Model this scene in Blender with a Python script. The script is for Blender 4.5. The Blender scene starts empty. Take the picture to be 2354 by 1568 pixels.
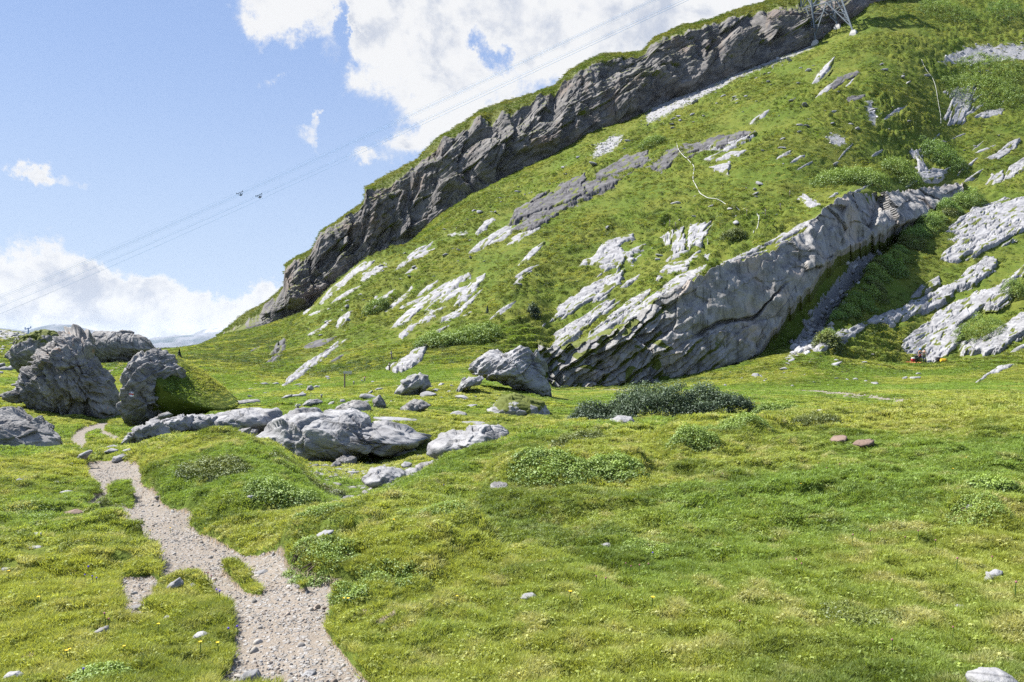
import bpy, bmesh, math, random
import numpy as np
from mathutils import Vector
random.seed(7); RNG = np.random.default_rng(7)
SC = bpy.context.scene
COL = SC.collection
F, CX, CY, EYE = 1830.0, 1176.5, 784.0, 1.7      # focal length and centre of the survey picture, eye height

# ------------------------------------------------------------------ camera, sky, sun, exposure
cam = bpy.data.cameras.new('camera'); camo = bpy.data.objects.new('camera', cam); COL.objects.link(camo)
camo.location = (0, 0, EYE); camo.rotation_euler = (math.radians(90), 0, 0)
cam.sensor_width = 36.0; cam.lens = 36.0 * F / 2353.0
cam.clip_start = 0.1; cam.clip_end = 60000
SC.camera = camo
SUN = np.array([-0.56, 0.20, 0.80]); SUN /= np.linalg.norm(SUN)
sl = bpy.data.lights.new('sun', 'SUN'); sl.energy = 4.6; sl.angle = math.radians(0.53); sl.color = (1.0, 0.955, 0.88)
so = bpy.data.objects.new('sun', sl); COL.objects.link(so)
so.rotation_euler = Vector(-SUN).to_track_quat('-Z', 'Y').to_euler()
SC.view_settings.view_transform = 'Standard'; SC.view_settings.look = 'None'
SC.view_settings.exposure = 1.35; SC.view_settings.gamma = 1.0
SC.cycles.max_bounces = 6; SC.cycles.diffuse_bounces = 3; SC.cycles.transmission_bounces = 4
SC.cycles.transparent_max_bounces = 6; SC.cycles.caustics_reflective = False; SC.cycles.caustics_refractive = False
SC.cycles.use_denoising = False; SC.cycles.sample_clamp_indirect = 4.0

class NT:
    """small helper to wire shader nodes"""
    def __init__(s, tree): s.t = tree; tree.nodes.clear()
    def n(s, typ, ins=None, **kw):
        nd = s.t.nodes.new(typ)
        for k, v in kw.items(): setattr(nd, k, v)
        for k, v in (ins or {}).items():
            if isinstance(v, bpy.types.NodeSocket): s.t.links.new(v, nd.inputs[k])
            else: nd.inputs[k].default_value = v
        return nd
    def m(s, op, a, b=0.0, c=0.0, clamp=False):
        nd = s.n('ShaderNodeMath', {0: a, 1: b, 2: c}, operation=op, use_clamp=clamp); return nd.outputs[0]
    def mix(s, f, a, b, blend='MIX'):
        nd = s.n('ShaderNodeMix', {0: f, 6: a, 7: b}, data_type='RGBA', blend_type=blend, clamp_factor=True); return nd.outputs[2]
    def ramp(s, f, lo, hi, a=0.0, b=1.0):
        return s.n('ShaderNodeMapRange', {0: f, 1: lo, 2: hi, 3: a, 4: b}, interpolation_type='SMOOTHSTEP').outputs[0]
    def noise(s, vec, scale, detail=4.0, rough=0.55, dist=0.0):
        return s.n('ShaderNodeTexNoise', {'Vector': vec, 'Scale': scale, 'Detail': detail, 'Roughness': rough, 'Distortion': dist}).outputs[0]
    def scl(s, vec, xyz):
        return s.n('ShaderNodeVectorMath', {0: vec, 1: xyz}, operation='MULTIPLY').outputs[0]
def rgb(r, g, b): return (r, g, b, 1.0)
def azel(u, v):
    x, y, z = (u - CX) / F, 1.0, (CY - v) / F
    return math.atan2(x, y), math.atan2(z, math.hypot(x, y))

w = bpy.data.worlds.new('World'); SC.world = w; w.use_nodes = True
k = NT(w.node_tree)
sky = k.n('ShaderNodeTexSky', sky_type='NISHITA', sun_disc=False, sun_elevation=math.asin(SUN[2]),
          sun_rotation=math.atan2(SUN[0], SUN[1]), altitude=2000.0, air_density=1.0, dust_density=0.6, ozone_density=1.2)
gen = k.n('ShaderNodeTexCoord').outputs['Generated']
sep = k.n('ShaderNodeSeparateXYZ', {0: gen}).outputs
az = k.m('ARCTAN2', sep[0], sep[1]); el = k.m('ARCSINE', sep[2])
#        u,   v,  half width, half height, weight : the banks of cumulus, by bearing and height
CLOUDS = [(930, 95, 130, 85, 1.0), (1015, 250, 85, 85, .62), (985, -60, 220, 90, 1.0), (655, 0, 80, 50, .85), (1440, 40, 230, 110, 1.05), (1215, 70, 60, 110, .42),
          (1120, 205, 55, 40, .4), (1120, 125, 30, 55, -.55), (800, 55, 24, 55, -.75), (985, 318, 50, 30, .5), (850, 378, 50, 26, .62), (715, 318, 28, 26, .5), (742, 280, 16, 36, .3),
          (640, 168, 14, 20, .42), (597, 195, 11, 15, .42), (735, 262, 12, 12, .36), (655, 293, 12, 12, .33), (90, 672, 130, 60, 1.1), (245, 705, 95, 52, 1.1), (20, 735, 260, 46, 1.1),
          (480, 725, 140, 34, 1.05), (610, 692, 75, 36, 1.0), (330, 765, 380, 26, .9), (45, 408, 40, 22, .62), (150, 430, 60, 14, .36), (-500, 600, 300, 120, 1.0),
          (-700, 100, 300, 150, 1.0), (2300, -300, 600, 250, 1.1), (250, -500, 300, 120, .9), (1200, -700, 400, 200, .9)]
n1 = k.noise(gen, 9.0, 12.0, .66, .3)
warp = k.n('ShaderNodeTexNoise', {'Vector': gen, 'Scale': 14.0, 'Detail': 8.0, 'Roughness': .68}).outputs[1]
ws = k.n('ShaderNodeSeparateColor', {0: warp}).outputs
waz = k.m('MULTIPLY_ADD', k.m('SUBTRACT', ws[0], .5), .16, az); wel = k.m('MULTIPLY_ADD', k.m('SUBTRACT', ws[1], .5), .13, el)
tot = 0.0
for (u, v, su, sv, wt) in CLOUDS:
    a0, e0 = azel(u, v); ca = math.cos(a0) ** 2
    dx = k.m('MULTIPLY', k.m('SUBTRACT', waz, a0), F / su / 1.12 / max(ca, .2)); dy = k.m('MULTIPLY', k.m('SUBTRACT', wel, e0), F / sv / 1.15)
    q = k.m('MULTIPLY_ADD', dx, dx, k.m('MULTIPLY', dy, dy))
    g = k.m('MULTIPLY', k.m('EXPONENT', k.m('MULTIPLY', q, -0.8)), wt)
    tot = g if isinstance(tot, float) else k.m('ADD', tot, g)
n2 = k.noise(gen, 26.0, 11.0, .72, .4)
amp = k.m('ADD', k.m('MULTIPLY', k.m('MINIMUM', tot, 1.0), .8), .06)
body = k.m('MULTIPLY_ADD', k.m('MULTIPLY', k.m('SUBTRACT', n1, .5), 2.2), amp, tot)
body = k.m('MULTIPLY_ADD', k.m('MULTIPLY', k.m('SUBTRACT', n2, .5), 1.8), amp, body)
cov = k.ramp(body, .24, .66)
n3 = k.noise(k.n('ShaderNodeVectorMath', {0: gen, 1: (.0, .0, .045)}, operation='ADD').outputs[0], 9.0, 8.0, .62, .3); n4 = k.noise(gen, 20.0, 7.0, .6, .3)
shade = k.m('MULTIPLY', k.ramp(k.m('MULTIPLY_ADD', k.m('SUBTRACT', n4, .5), .7, n3), .42, .66), k.ramp(body, .5, 1.0))
ccol = k.mix(shade, rgb(5.1, 5.15, 5.25), rgb(3.2, 3.5, 4.15))
skyc = k.mix(.72, sky.outputs[0], rgb(2.0, 2.8, 4.7))
low = k.ramp(el, -.02, .40, 1.0, 0.0)
skyc = k.mix(k.m('MULTIPLY', low, .85), skyc, rgb(3.35, 4.05, 5.1))
fin = k.mix(cov, skyc, ccol)
bg = k.n('ShaderNodeBackground', {0: fin, 1: 0.07})
k.n('ShaderNodeOutputWorld', {0: bg.outputs[0]})

# ------------------------------------------------------------------ numeric helpers
def at(u, v, d):
    u, v, d = np.broadcast_arrays(np.asarray(u, float), np.asarray(v, float), np.asarray(d, float))
    return np.stack([(u - CX) / F * d, d, EYE + (CY - v) / F * d], -1)
_G = np.random.default_rng(3); _T = _G.normal(size=(4096, 3)); _T /= np.linalg.norm(_T, axis=1, keepdims=True); _T = _T.astype(np.float32)
def noise3(p, seed=0):
    """gradient noise, about -1..1; p (N,3)"""
    p = np.asarray(p, np.float32); i = np.floor(p).astype(np.int64); f = p - i; s = f * f * f * (f * (f * 6 - 15) + 10)
    out = np.zeros(p.shape[:-1], np.float32)
    for c in range(8):
        o = np.array([c & 1, (c >> 1) & 1, c >> 2])
        j = i + o
        h = ((j[..., 0] * 73856093) ^ (j[..., 1] * 19349663) ^ (j[..., 2] * 83492791) ^ (seed * 2654435)) & 0x7fffffff
        h = ((h >> 13) ^ h) * 1274126177 & 0x7fffffff
        g = _T[(h >> 7) & 4095]
        wgt = np.prod(np.where(o, s, 1 - s), -1)
        out += wgt * ((f - o) * g).sum(-1)
    return out * 1.6
def fbm(p, octv=4, seed=0, lac=2.0, gain=.5):
    a, t, r = 1.0, 0.0, 0.0
    p = np.asarray(p, np.float32)
    for o in range(octv):
        r = r + a * noise3(p, seed + o * 17); t += a; a *= gain; p = p * lac + 11.3
    return r / t * 1.3
def sstep(x, a, b):
    t = np.clip((x - a) / (b - a), 0, 1); return t * t * (3 - 2 * t)
def polysd(u, v, poly):
    """signed distance to a polygon, positive inside"""
    P = np.asarray(poly, float); Q = np.roll(P, -1, 0)
    sh = np.shape(u); u = np.ravel(u).astype(np.float32); v = np.ravel(v).astype(np.float32)
    best = np.full(u.shape, 1e9, np.float32); ins = np.zeros(u.shape, bool)
    for (x0, y0), (x1, y1) in zip(P, Q):
        ex, ey = x1 - x0, y1 - y0
        t = np.clip(((u - x0) * ex + (v - y0) * ey) / (ex * ex + ey * ey + 1e-9), 0, 1)
        best = np.minimum(best, (u - x0 - t * ex) ** 2 + (v - y0 - t * ey) ** 2)
        if y0 != y1: ins ^= ((y0 > v) != (y1 > v)) & (u < ex * (v - y0) / (y1 - y0) + x0)
    return (np.sqrt(best) * np.where(ins, 1, -1)).reshape(sh)
def zm(o, s, pts): return [(o[0] + s * a, o[1] + s * b) for a, b in pts]
Z1 = lambda p: zm((0, 689.4), .25646, p)          # survey sheets: enlarged crops that outlines were read from
Z2 = lambda p: zm((517.1, 746.9), .34168, p)
Z3 = lambda p: zm((1149, 517.1), .34168, p)
Z4 = lambda p: zm((1781, 459.6), .32982, p)
Z5 = lambda p: zm((1493.8, 0), .36513, p)
Z6 = lambda p: zm((0, 976.7), .3771, p)
Z7 = lambda p: zm((746.9, 976.7), .3771, p)
Z8 = lambda p: zm((459.6, 344.7), .36611, p)
Z9 = lambda p: zm((1149, 287.3), .21983, p)

# ------------------------------------------------------------------ object helpers
def tag(o, label=None, cat=None, group=None, kind=None):
    if label: o['label'] = label
    if cat: o['category'] = cat
    if group: o['group'] = group
    if kind: o['kind'] = kind
    return o
def mesh_np(name, V, Fq, mat=None, parent=None, smooth=True, attrs=None, loc=None):
    """link ONE mesh object from arrays; Fq: (n,3) or (n,4) index array or a list of both"""
    V = np.asarray(V, np.float32)
    if loc is not None: V = V - np.asarray(loc, np.float32)
    Fs = Fq if isinstance(Fq, list) else [Fq]
    me = bpy.data.meshes.new(name); me.vertices.add(len(V)); me.vertices.foreach_set('co', V.ravel())
    li = np.concatenate([f.ravel() for f in Fs]).astype(np.int32); cnt = np.concatenate([np.full(len(f), f.shape[1]) for f in Fs])
    me.loops.add(len(li)); me.loops.foreach_set('vertex_index', li)
    me.polygons.add(len(cnt)); st = np.concatenate([[0], np.cumsum(cnt)[:-1]]).astype(np.int32)
    me.polygons.foreach_set('loop_start', st); me.polygons.foreach_set('loop_total', cnt.astype(np.int32))
    me.update(calc_edges=True)
    if smooth: me.polygons.foreach_set('use_smooth', np.ones(len(cnt), bool))
    for nme, a in (attrs or {}).items():
        a = np.asarray(a, np.float32)
        if a.ndim == 1: me.attributes.new(nme, 'FLOAT', 'POINT').data.foreach_set('value', a)
        else: me.attributes.new(nme, 'FLOAT_VECTOR', 'POINT').data.foreach_set('vector', a.ravel())
    if mat: me.materials.append(mat)
    o = bpy.data.objects.new(name, me); COL.objects.link(o)
    if loc is not None: o.location = [float(c) for c in loc]
    if parent: o.parent = parent
    return o
def empty(name, loc, rz=0.0):
    o = bpy.data.objects.new(name, None); COL.objects.link(o); o.location = [float(c) for c in loc]; o.rotation_euler = (0, 0, rz); o.empty_display_size = .2
    return o
def gridfaces(nr, nc, keep=None):
    r, c = np.meshgrid(np.arange(nr - 1), np.arange(nc - 1), indexing='ij')
    if keep is not None: r, c = r[keep], c[keep]
    r, c = r.ravel(), c.ravel(); a = r * nc + c
    return np.stack([a, a + 1, a + nc + 1, a + nc], -1)
def compact(V, Fq, attrs):
    use = np.unique(Fq); mp = np.full(len(V), -1); mp[use] = np.arange(len(use))
    return V[use], mp[Fq], {n: a[use] for n, a in attrs.items()}
def gradn(V, nr, nc):
    """vertex normals of a grid"""
    G = V.reshape(nr, nc, 3); a = np.gradient(G, axis=0); b = np.gradient(G, axis=1); n = np.cross(b, a)
    return (n / (np.linalg.norm(n, axis=-1, keepdims=True) + 1e-9)).reshape(-1, 3)
class MB:
    """collects bars and tubes into one mesh"""
    def __init__(s): s.v = []; s.f = []
    def add(s, V, Fc):
        b = len(s.v); s.v += [tuple(p) for p in V]; s.f += [tuple(i + b for i in q) for q in Fc]
    def bar(s, p, q, wd, hd=None):
        p, q = Vector(p), Vector(q); hd = hd or wd; d = (q - p).normalized()
        a = d.cross(Vector((0, 0, 1)));  a = Vector((1, 0, 0)) if a.length < 1e-3 else a.normalized(); b = d.cross(a)
        V = [p + a * (wd / 2 * i) + b * (hd / 2 * j) for i, j in ((-1, -1), (1, -1), (1, 1), (-1, 1))]
        V += [v + (q - p) for v in V]
        s.add(V, [(0, 3, 2, 1), (4, 5, 6, 7), (0, 1, 5, 4), (1, 2, 6, 5), (2, 3, 7, 6), (3, 0, 4, 7)])
    def tube(s, pts, r, n=8, closed=False):
        pts = [Vector(p) for p in pts]; rs = r if hasattr(r, '__len__') else [r] * len(pts); b = len(s.v); up = Vector((0.13, .21, .97))
        for i, p in enumerate(pts):
            d = (pts[min(i + 1, len(pts) - 1)] - pts[max(i - 1, 0)]).normalized(); a = d.cross(up)
            a = (d.cross(Vector((1, 0, 0))) if a.length < 1e-3 else a).normalized(); c = d.cross(a)
            for j in range(n):
                t = 2 * math.pi * j / n; s.v.append(tuple(p + (a * math.cos(t) + c * math.sin(t)) * rs[i]))
        for i in range(len(pts) - 1):
            for j in range(n): s.f.append((b + i * n + j, b + i * n + (j + 1) % n, b + (i + 1) * n + (j + 1) % n, b + (i + 1) * n + j))
        s.f.append(tuple(b + j for j in range(n))[::-1]); e = b + (len(pts) - 1) * n; s.f.append(tuple(e + j for j in range(n)))
    def lathe(s, c, prof, n=14, sx=1.0, sy=1.0):
        b = len(s.v); c = Vector(c)
        for r, z in prof:
            for j in range(n): t = 2 * math.pi * j / n; s.v.append((c.x + r * sx * math.cos(t), c.y + r * sy * math.sin(t), c.z + z))
        for i in range(len(prof) - 1):
            for j in range(n): s.f.append((b + i * n + j, b + i * n + (j + 1) % n, b + (i + 1) * n + (j + 1) % n, b + (i + 1) * n + j))
        s.f.append(tuple(b + j for j in range(n))[::-1]); e = b + (len(prof) - 1) * n; s.f.append(tuple(e + j for j in range(n)))
    def build(s, name, mat, parent=None, smooth=False, bevel=0.0):
        me = bpy.data.meshes.new(name); me.from_pydata(s.v, [], s.f); me.update()
        if smooth:
            for p in me.polygons: p.use_smooth = True
        me.materials.append(mat); o = bpy.data.objects.new(name, me); COL.objects.link(o)
        if parent: o.parent = parent
        if bevel: b = o.modifiers.new('bevel', 'BEVEL'); b.width = bevel; b.segments = 2
        return o
def copy_tree(o, parent=None):
    c = o.copy(); COL.objects.link(c); c.parent = parent
    for ch in list(o.children): copy_tree(ch, c)
    return c

# ------------------------------------------------------------------ materials
def newmat(name):
    m = bpy.data.materials.new(name); m.use_nodes = True; return m, NT(m.node_tree)
def finish(k, col, rough=.85, bump=None, bstr=.5, bdist=.05, spec=.25):
    p = k.n('ShaderNodeBsdfPrincipled', {'Roughness': rough, 'Specular IOR Level': spec})
    if isinstance(col, tuple): p.inputs['Base Color'].default_value = col
    else: k.t.links.new(col, p.inputs['Base Color'])
    if bump is not None:
        b = k.n('ShaderNodeBump', {'Strength': bstr, 'Distance': bdist, 'Height': bump}); k.t.links.new(b.outputs[0], p.inputs['Normal'])
    k.n('ShaderNodeOutputMaterial', {0: p.outputs[0]})
def plain(name, col, rough=.6, metal=0.0, var=.12, scale=6.0):
    m, k = newmat(name); pos = k.n('ShaderNodeTexCoord').outputs['Object']
    c = k.mix(k.noise(pos, scale, 4), rgb(*[x * (1 - var) for x in col]), rgb(*[min(1, x * (1 + var)) for x in col]))
    p = k.n('ShaderNodeBsdfPrincipled', {'Base Color': c, 'Roughness': rough, 'Metallic': metal, 'Specular IOR Level': .3}); k.n('ShaderNodeOutputMaterial', {0: p.outputs[0]}); return m
def attr(k, name, typ='GEOMETRY', out='Fac'):
    return k.n('ShaderNodeAttribute', attribute_name=name, attribute_type=typ).outputs[out]
def grass_colour(k, pos):
    """meadow colour: lush, yellowish, olive and dry patches"""
    a = k.noise(pos, .11, 5, .6); b = k.noise(pos, .9, 5, .65); c = k.noise(pos, 6.0, 4, .6)
    col = k.mix(k.ramp(a, .35, .65), rgb(.085, .125, .018), rgb(.125, .140, .024))
    col = k.mix(k.ramp(b, .50, .72), col, rgb(.055, .085, .014))
    col = k.mix(k.m('MULTIPLY', k.ramp(c, .50, .75), .6), col, rgb(.045, .065, .012))
    col = k.mix(k.m('MULTIPLY', k.ramp(c, .50, .25), .5), col, rgb(.150, .165, .040))
    return col
def rock_mat(name, light, dark, streak=(.5, .5, .5), crack=.75, lichen=0.0, scale=1.0, stain=None, moss=True, bstr=.8, warm=None, tilt=0.0):
    m, k = newmat(name); pos = k.n('ShaderNodeNewGeometry').outputs['Position']
    if tilt: pos = k.n('ShaderNodeMapping', {'Vector': pos, 'Rotation': (0, tilt, 0)}).outputs[0]
    a = k.noise(k.scl(pos, streak), 1.2 * scale, 8, .68, .3); b = k.noise(pos, 7.0 * scale, 6, .65); c = k.noise(pos, .35 * scale, 4, .6)
    col = k.mix(k.ramp(a, .30, .66), rgb(*dark), rgb(*light))
    col = k.mix(k.m('MULTIPLY', k.ramp(b, .56, .74), .55), col, rgb(*[x * .55 for x in dark]))
    col = k.mix(k.m('MULTIPLY', k.ramp(c, .45, .7), .35), col, rgb(*[x * .7 + y * .12 for x, y in zip(dark, light)]))
    if warm: col = k.mix(k.m('MULTIPLY', k.ramp(k.noise(pos, .22 * scale, 5, .65), .5, .68), .7), col, rgb(*warm))
    if stain:
        s = k.noise(k.scl(pos, (1.0, 1.0, .045)), 1.5, 6, .7); col = k.mix(k.m('MULTIPLY', k.ramp(s, .50, .68), .75), col, rgb(*stain))
        s2 = k.noise(k.scl(pos, (.55, .55, .02)), 2.6, 5, .7); col = k.mix(k.m('MULTIPLY', k.ramp(s2, .58, .70), .8), col, rgb(*[x * .45 for x in stain]))
    vor = k.n('ShaderNodeTexVoronoi', {'Vector': k.scl(pos, streak), 'Scale': 1.1 * scale}, feature='DISTANCE_TO_EDGE').outputs[0]
    wob = k.m('ADD', vor, k.m('MULTIPLY', k.m('SUBTRACT', a, .5), .12))
    cr = k.ramp(wob, .0, .028, 1.0, 0.0)
    col = k.mix(k.m('MULTIPLY', cr, k.m('MULTIPLY', crack, k.ramp(c, .40, .58))), col, rgb(*[x * .3 for x in dark]))
    if lichen: col = k.mix(k.m('MULTIPLY', k.ramp(k.noise(pos, 2.3, 5, .6), .60, .70), lichen), col, rgb(.34, .17, .07))
    h = k.m('ADD', k.m('MULTIPLY', a, .7), k.m('MULTIPLY', b, .3))
    if moss:
        g = attr(k, 'moss'); gm = k.ramp(k.m('ADD', g, k.m('MULTIPLY', k.m('SUBTRACT', b, .5), .5)), .42, .58)
        col = k.mix(gm, col, k.mix(k.noise(pos, 3.0, 4), rgb(.055, .075, .014), rgb(.125, .140, .026)))
    finish(k, col, .86, h, bstr, .10)
    return m
M = {}
M['pale'] = rock_mat('pale_limestone', (.32, .32, .328), (.14, .14, .147), (.5, .5, 2.2), scale=1.2, bstr=.9, tilt=-.25)
M['slab'] = rock_mat('smooth_white_limestone', (.315, .315, .326), (.165, .165, .175), (.45, .45, 1.1), crack=.7, bstr=.9, scale=1.1)
M['grey'] = rock_mat('grey_boulder_stone', (.27, .265, .26), (.105, .102, .105), (.6, .6, 2.6), lichen=.0, scale=1.3, bstr=1.0, tilt=-.6)
M['greyl'] = rock_mat('lichened_boulder_stone', (.28, .27, .26), (.105, .10, .10), (.6, .6, 2.4), lichen=.45, scale=1.3, bstr=1.0, tilt=-.9)
M['dark'] = rock_mat('dark_cliff_stone', (.190, .178, .168), (.066, .064, .066), (.5, .5, .75), crack=.8, scale=.42, stain=(.085, .088, .10), warm=(.17, .128, .10), bstr=1.0)
M['wall'] = rock_mat('streaked_grey_wall_stone', (.30, .293, .283), (.16, .157, .155), (.5, .5, .5), crack=.35, scale=.8, stain=(.055, .055, .058), bstr=1.0, warm=(.37, .31, .26))
M['ledge'] = rock_mat('dark_ledge_stone', (.125, .122, .127), (.042, .041, .045), (.6, .6, .8), crack=.8, scale=.7)
M['brown'] = rock_mat('reddish_brown_stone', (.215, .155, .125), (.11, .075, .06), (.8, .8, 1.5))

# ------------------------------------------------------------------ terrain: feature lines (bearing, distance, height) lofted into one surface
def C(*p, d=None): return [(q[0], d, q[1]) if len(q) == 2 else q for q in p]
LINES = [
 C((-900, 2919), (3300, 2919), d=1.5), C((-900, 1890), (3300, 1850), d=3.5),
 C((-900, 6.2, 1555), (0, 6.2, 1560), (1176, 6, 1568), (2353, 5.6, 1560), (3300, 5.4, 1540)),
 C((-900, 1262), (0, 1262), (250, 1270), (420, 1288), (560, 1292), (700, 1268), (1000, 1250), (1500, 1235), (2000, 1210), (2353, 1185), (3300, 1130), d=10),
 C((-900, 1165), (0, 1170), (250, 1200), (420, 1208), (560, 1190), (700, 1180), (780, 1195), (900, 1162), (1300, 1138), (1800, 1110), (2353, 1075), (3300, 1030), d=13),
 C((-900, 1095), (0, 1100), (200, 1120), (330, 1122), (400, 1085), (520, 1052), (640, 1072), (740, 1138), (820, 1162), (880, 1140), (1000, 1088), (1300, 1065), (1800, 1045), (2353, 1005), (3300, 970), d=16.5),
 C((-900, 1035), (0, 1045), (200, 1068), (300, 1060), (350, 1034), (500, 1002), (620, 1032), (700, 1092), (780, 1116), (900, 1114), (1000, 1078), (1100, 1040), (1300, 1005), (1600, 1005), (1900, 990), (2353, 955), (3300, 925), d=21),
 C((-900, 1035), (0, 1048), (120, 1045), (200, 1044), (300, 1037), (380, 1020), (500, 1012), (600, 1048), (700, 1080), (850, 1092), (980, 1080), (1100, 1038), (1200, 1006), (1310, 975), (1600, 980), (1800, 965), (2353, 930), (3300, 905), d=25),
 C((-900, 1040), (0, 1050), (120, 1032), (200, 1026), (300, 1022), (400, 1020), (500, 1030), (600, 1062), (850, 1068), (1000, 1057), (1150, 1022), (1250, 1010), (1330, 995), (1600, 972), (1800, 955), (2000, 945), (2353, 915), (3300, 890), d=30),
 C((-900, 1000), (0, 1010), (120, 1002), (180, 1008), (250, 1003), (330, 992), (500, 965), (700, 958), (900, 962), (1000, 968), (1180, 985), (1300, 990), (1500, 978), (1750, 962), (1900, 960), (2353, 930), (3300, 905), d=36),
 C((-900, 930), (0, 950), (150, 968), (240, 978), (300, 975), (400, 950), (520, 945), (700, 942), (1000, 945), (1200, 955), (1350, 960), (1700, 950), (1900, 948), (2100, 938), (2353, 930), (3300, 915), d=47),
 C((-900, 870), (0, 905), (200, 920), (300, 925), (520, 925), (700, 920), (950, 905), (1050, 893), (1200, 905), (1300, 925), (1600, 918), (1900, 915), (2353, 905), (3300, 900), d=60),
 C((-900, 820), (0, 865), (150, 880), (300, 878), (400, 875), (520, 897), (640, 890), (800, 880), (950, 862), (1080, 862), (1200, 890), (1270, 905), (1500, 896), (1900, 893), (2100, 885), (2353, 880), (3300, 870), d=78),
 C((-900, 83, 803), (0, 83, 856), (200, 83, 865), (330, 83, 858), (450, 83, 860), (640, 83, 880), (800, 83, 871), (950, 83, 848), (1080, 83, 846), (1180, 83, 862), (1270, 83, 902), (1500, 85, 892), (1700, 87, 868), (1800, 90, 845), (1870, 93, 815), (1930, 95, 822), (2060, 100, 836), (2130, 101, 834), (2220, 99, 826), (2353, 95, 812), (3300, 90, 760)),
 C((-900, 88, 790), (0, 88, 848), (200, 88, 852), (330, 88, 840), (450, 88, 848), (640, 88, 870), (800, 88, 862), (950, 88, 835), (1080, 88, 830), (1180, 90, 840), (1270, 95, 896), (1400, 95, 893), (1500, 95, 887), (1600, 95, 868), (1700, 96, 838), (1800, 96, 822), (1870, 96, 808), (1895, 100, 772), (1930, 107, 706), (2000, 118, 612), (2100, 131, 532), (2200, 143, 455), (2353, 152, 400), (3300, 158, 300)),
 C((-900, 94, 780), (0, 94, 838), (200, 94, 843), (330, 94, 836), (450, 94, 842), (640, 94, 858), (800, 94, 848), (950, 94, 820), (1080, 94, 812), (1180, 94, 815), (1270, 97.5, 890), (1400, 97.5, 889), (1500, 98, 882), (1600, 99, 856), (1700, 101, 832), (1780, 104, 795), (1870, 108, 775), (1930, 115, 745), (2000, 124, 650), (2100, 136, 550), (2200, 148, 460), (2353, 155, 393), (3300, 161, 292)),
 C((-900, 100, 770), (0, 100, 830), (200, 100, 836), (330, 100, 832), (450, 100, 836), (640, 100, 848), (800, 100, 835), (950, 100, 804), (1080, 100, 790), (1180, 100, 775), (1240, 100, 800), (1270, 100, 835), (1330, 100.5, 803), (1450, 101, 750), (1500, 101.5, 702), (1600, 103, 650), (1680, 104.5, 610), (1780, 107.5, 578), (1870, 113, 512), (1950, 122, 450), (2000, 129.5, 443), (2100, 143, 438), (2200, 155, 424), (2353, 158, 380), (3300, 164, 280)),
 C((-900, 130, 700), (0, 130, 757), (60, 130, 765), (110, 130, 800), (200, 130, 822), (330, 130, 822), (400, 130, 815), (450, 130, 808), (520, 130, 812), (640, 130, 806), (800, 130, 760), (950, 130, 700), (1080, 130, 650), (1200, 128, 600), (1350, 126, 590), (1500, 125, 560), (1600, 126, 530), (1700, 128, 490), (1800, 130, 460), (1900, 140, 408), (2000, 148, 385), (2100, 158, 360), (2200, 168, 330), (2353, 178, 230), (3300, 182, 130)),
 C((-900, 165, 730), (0, 165, 775), (100, 165, 805), (300, 165, 812), (400, 165, 803), (480, 165, 790), (560, 165, 785), (640, 165, 772), (700, 165, 728), (750, 165, 668), (830, 165, 600), (900, 165, 572), (950, 165, 560), (1080, 165, 505), (1200, 165, 475), (1350, 165, 430), (1500, 165, 385), (1700, 166, 300), (1900, 170, 220), (2000, 176, 180), (2100, 187, 130), (2200, 200, 90), (2353, 214, 20), (3300, 216, -60)),
 C((-900, 210, 780), (0, 210, 800), (300, 210, 803), (400, 205, 801), (450, 212, 798), (510, 235, 769), (600, 235, 750), (700, 235, 715), (770, 235, 680), (830, 234, 640), (900, 232, 588), (950, 230, 552), (1000, 228, 500), (1080, 225, 450), (1200, 222, 384), (1350, 219, 308), (1500, 217, 245), (1650, 216, 184), (1870, 215, 92), (1960, 216, 34), (2000, 220, 0), (2200, 234, -60), (2353, 248, -110), (3300, 248, -160)),
 C((-900, 260, 820), (0, 260, 830), (400, 260, 850), (510, 252, 790), (600, 252, 770), (900, 250, 600), (1200, 240, 390), (1500, 235, 245), (1870, 232, 85), (2000, 235, 0), (2353, 262, -170), (3300, 262, -230)),
 C((-900, 420, 1000), (400, 420, 1000), (700, 420, 900), (1200, 420, 600), (2000, 420, 300), (3300, 420, 100)),
]
ug = np.concatenate([np.arange(-900, -60, 12), np.arange(-60, 2420, 2.6), np.arange(2420, 3301, 12)])
def geo(a, b, s): return np.exp(np.arange(math.log(a), math.log(b), s))
dg = np.concatenate([geo(1.5, 4.5, .02), geo(4.5, 40, .0062), geo(40, 88, .0055), geo(88, 245, .0034), geo(245, 420, .02)])
NR, NC = len(dg), len(ug)
def blur1(a, n, axis):
    if n < 2: return a
    kk = np.hanning(n + 2)[1:-1]; kk /= kk.sum(); p = n // 2
    pad = [(0, 0)] * a.ndim; pad[axis] = (p, n - 1 - p); b = np.pad(a, pad, mode='edge')
    return sum(kk[i] * np.take(b, np.arange(i, i + a.shape[axis]), axis=axis) for i in range(n))
LD = np.array([np.interp(ug, [q[0] for q in L], [q[1] for q in L]) for L in LINES])
LV = np.array([np.interp(ug, [q[0] for q in L], [q[2] for q in L]) for L in LINES])
LV = blur1(LV, 13, 1); LD = blur1(LD, 13, 1)
LZ = (CY - LV) / F * LD
Zs = np.empty((NR, NC))
for c in range(NC): Zs[:, c] = np.interp(dg, LD[:, c], LZ[:, c])
Zs = np.where((dg < 86)[:, None], blur1(Zs, 21, 0), blur1(Zs, 9, 0))
UU, DD = np.meshgrid(ug, dg); XX = (UU - CX) / F * DD
VS = CY - Zs / DD * F                                   # smooth ground, as height of sight line
ACC = np.minimum.accumulate(VS, 0); VIS = VS <= ACC + .8
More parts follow.
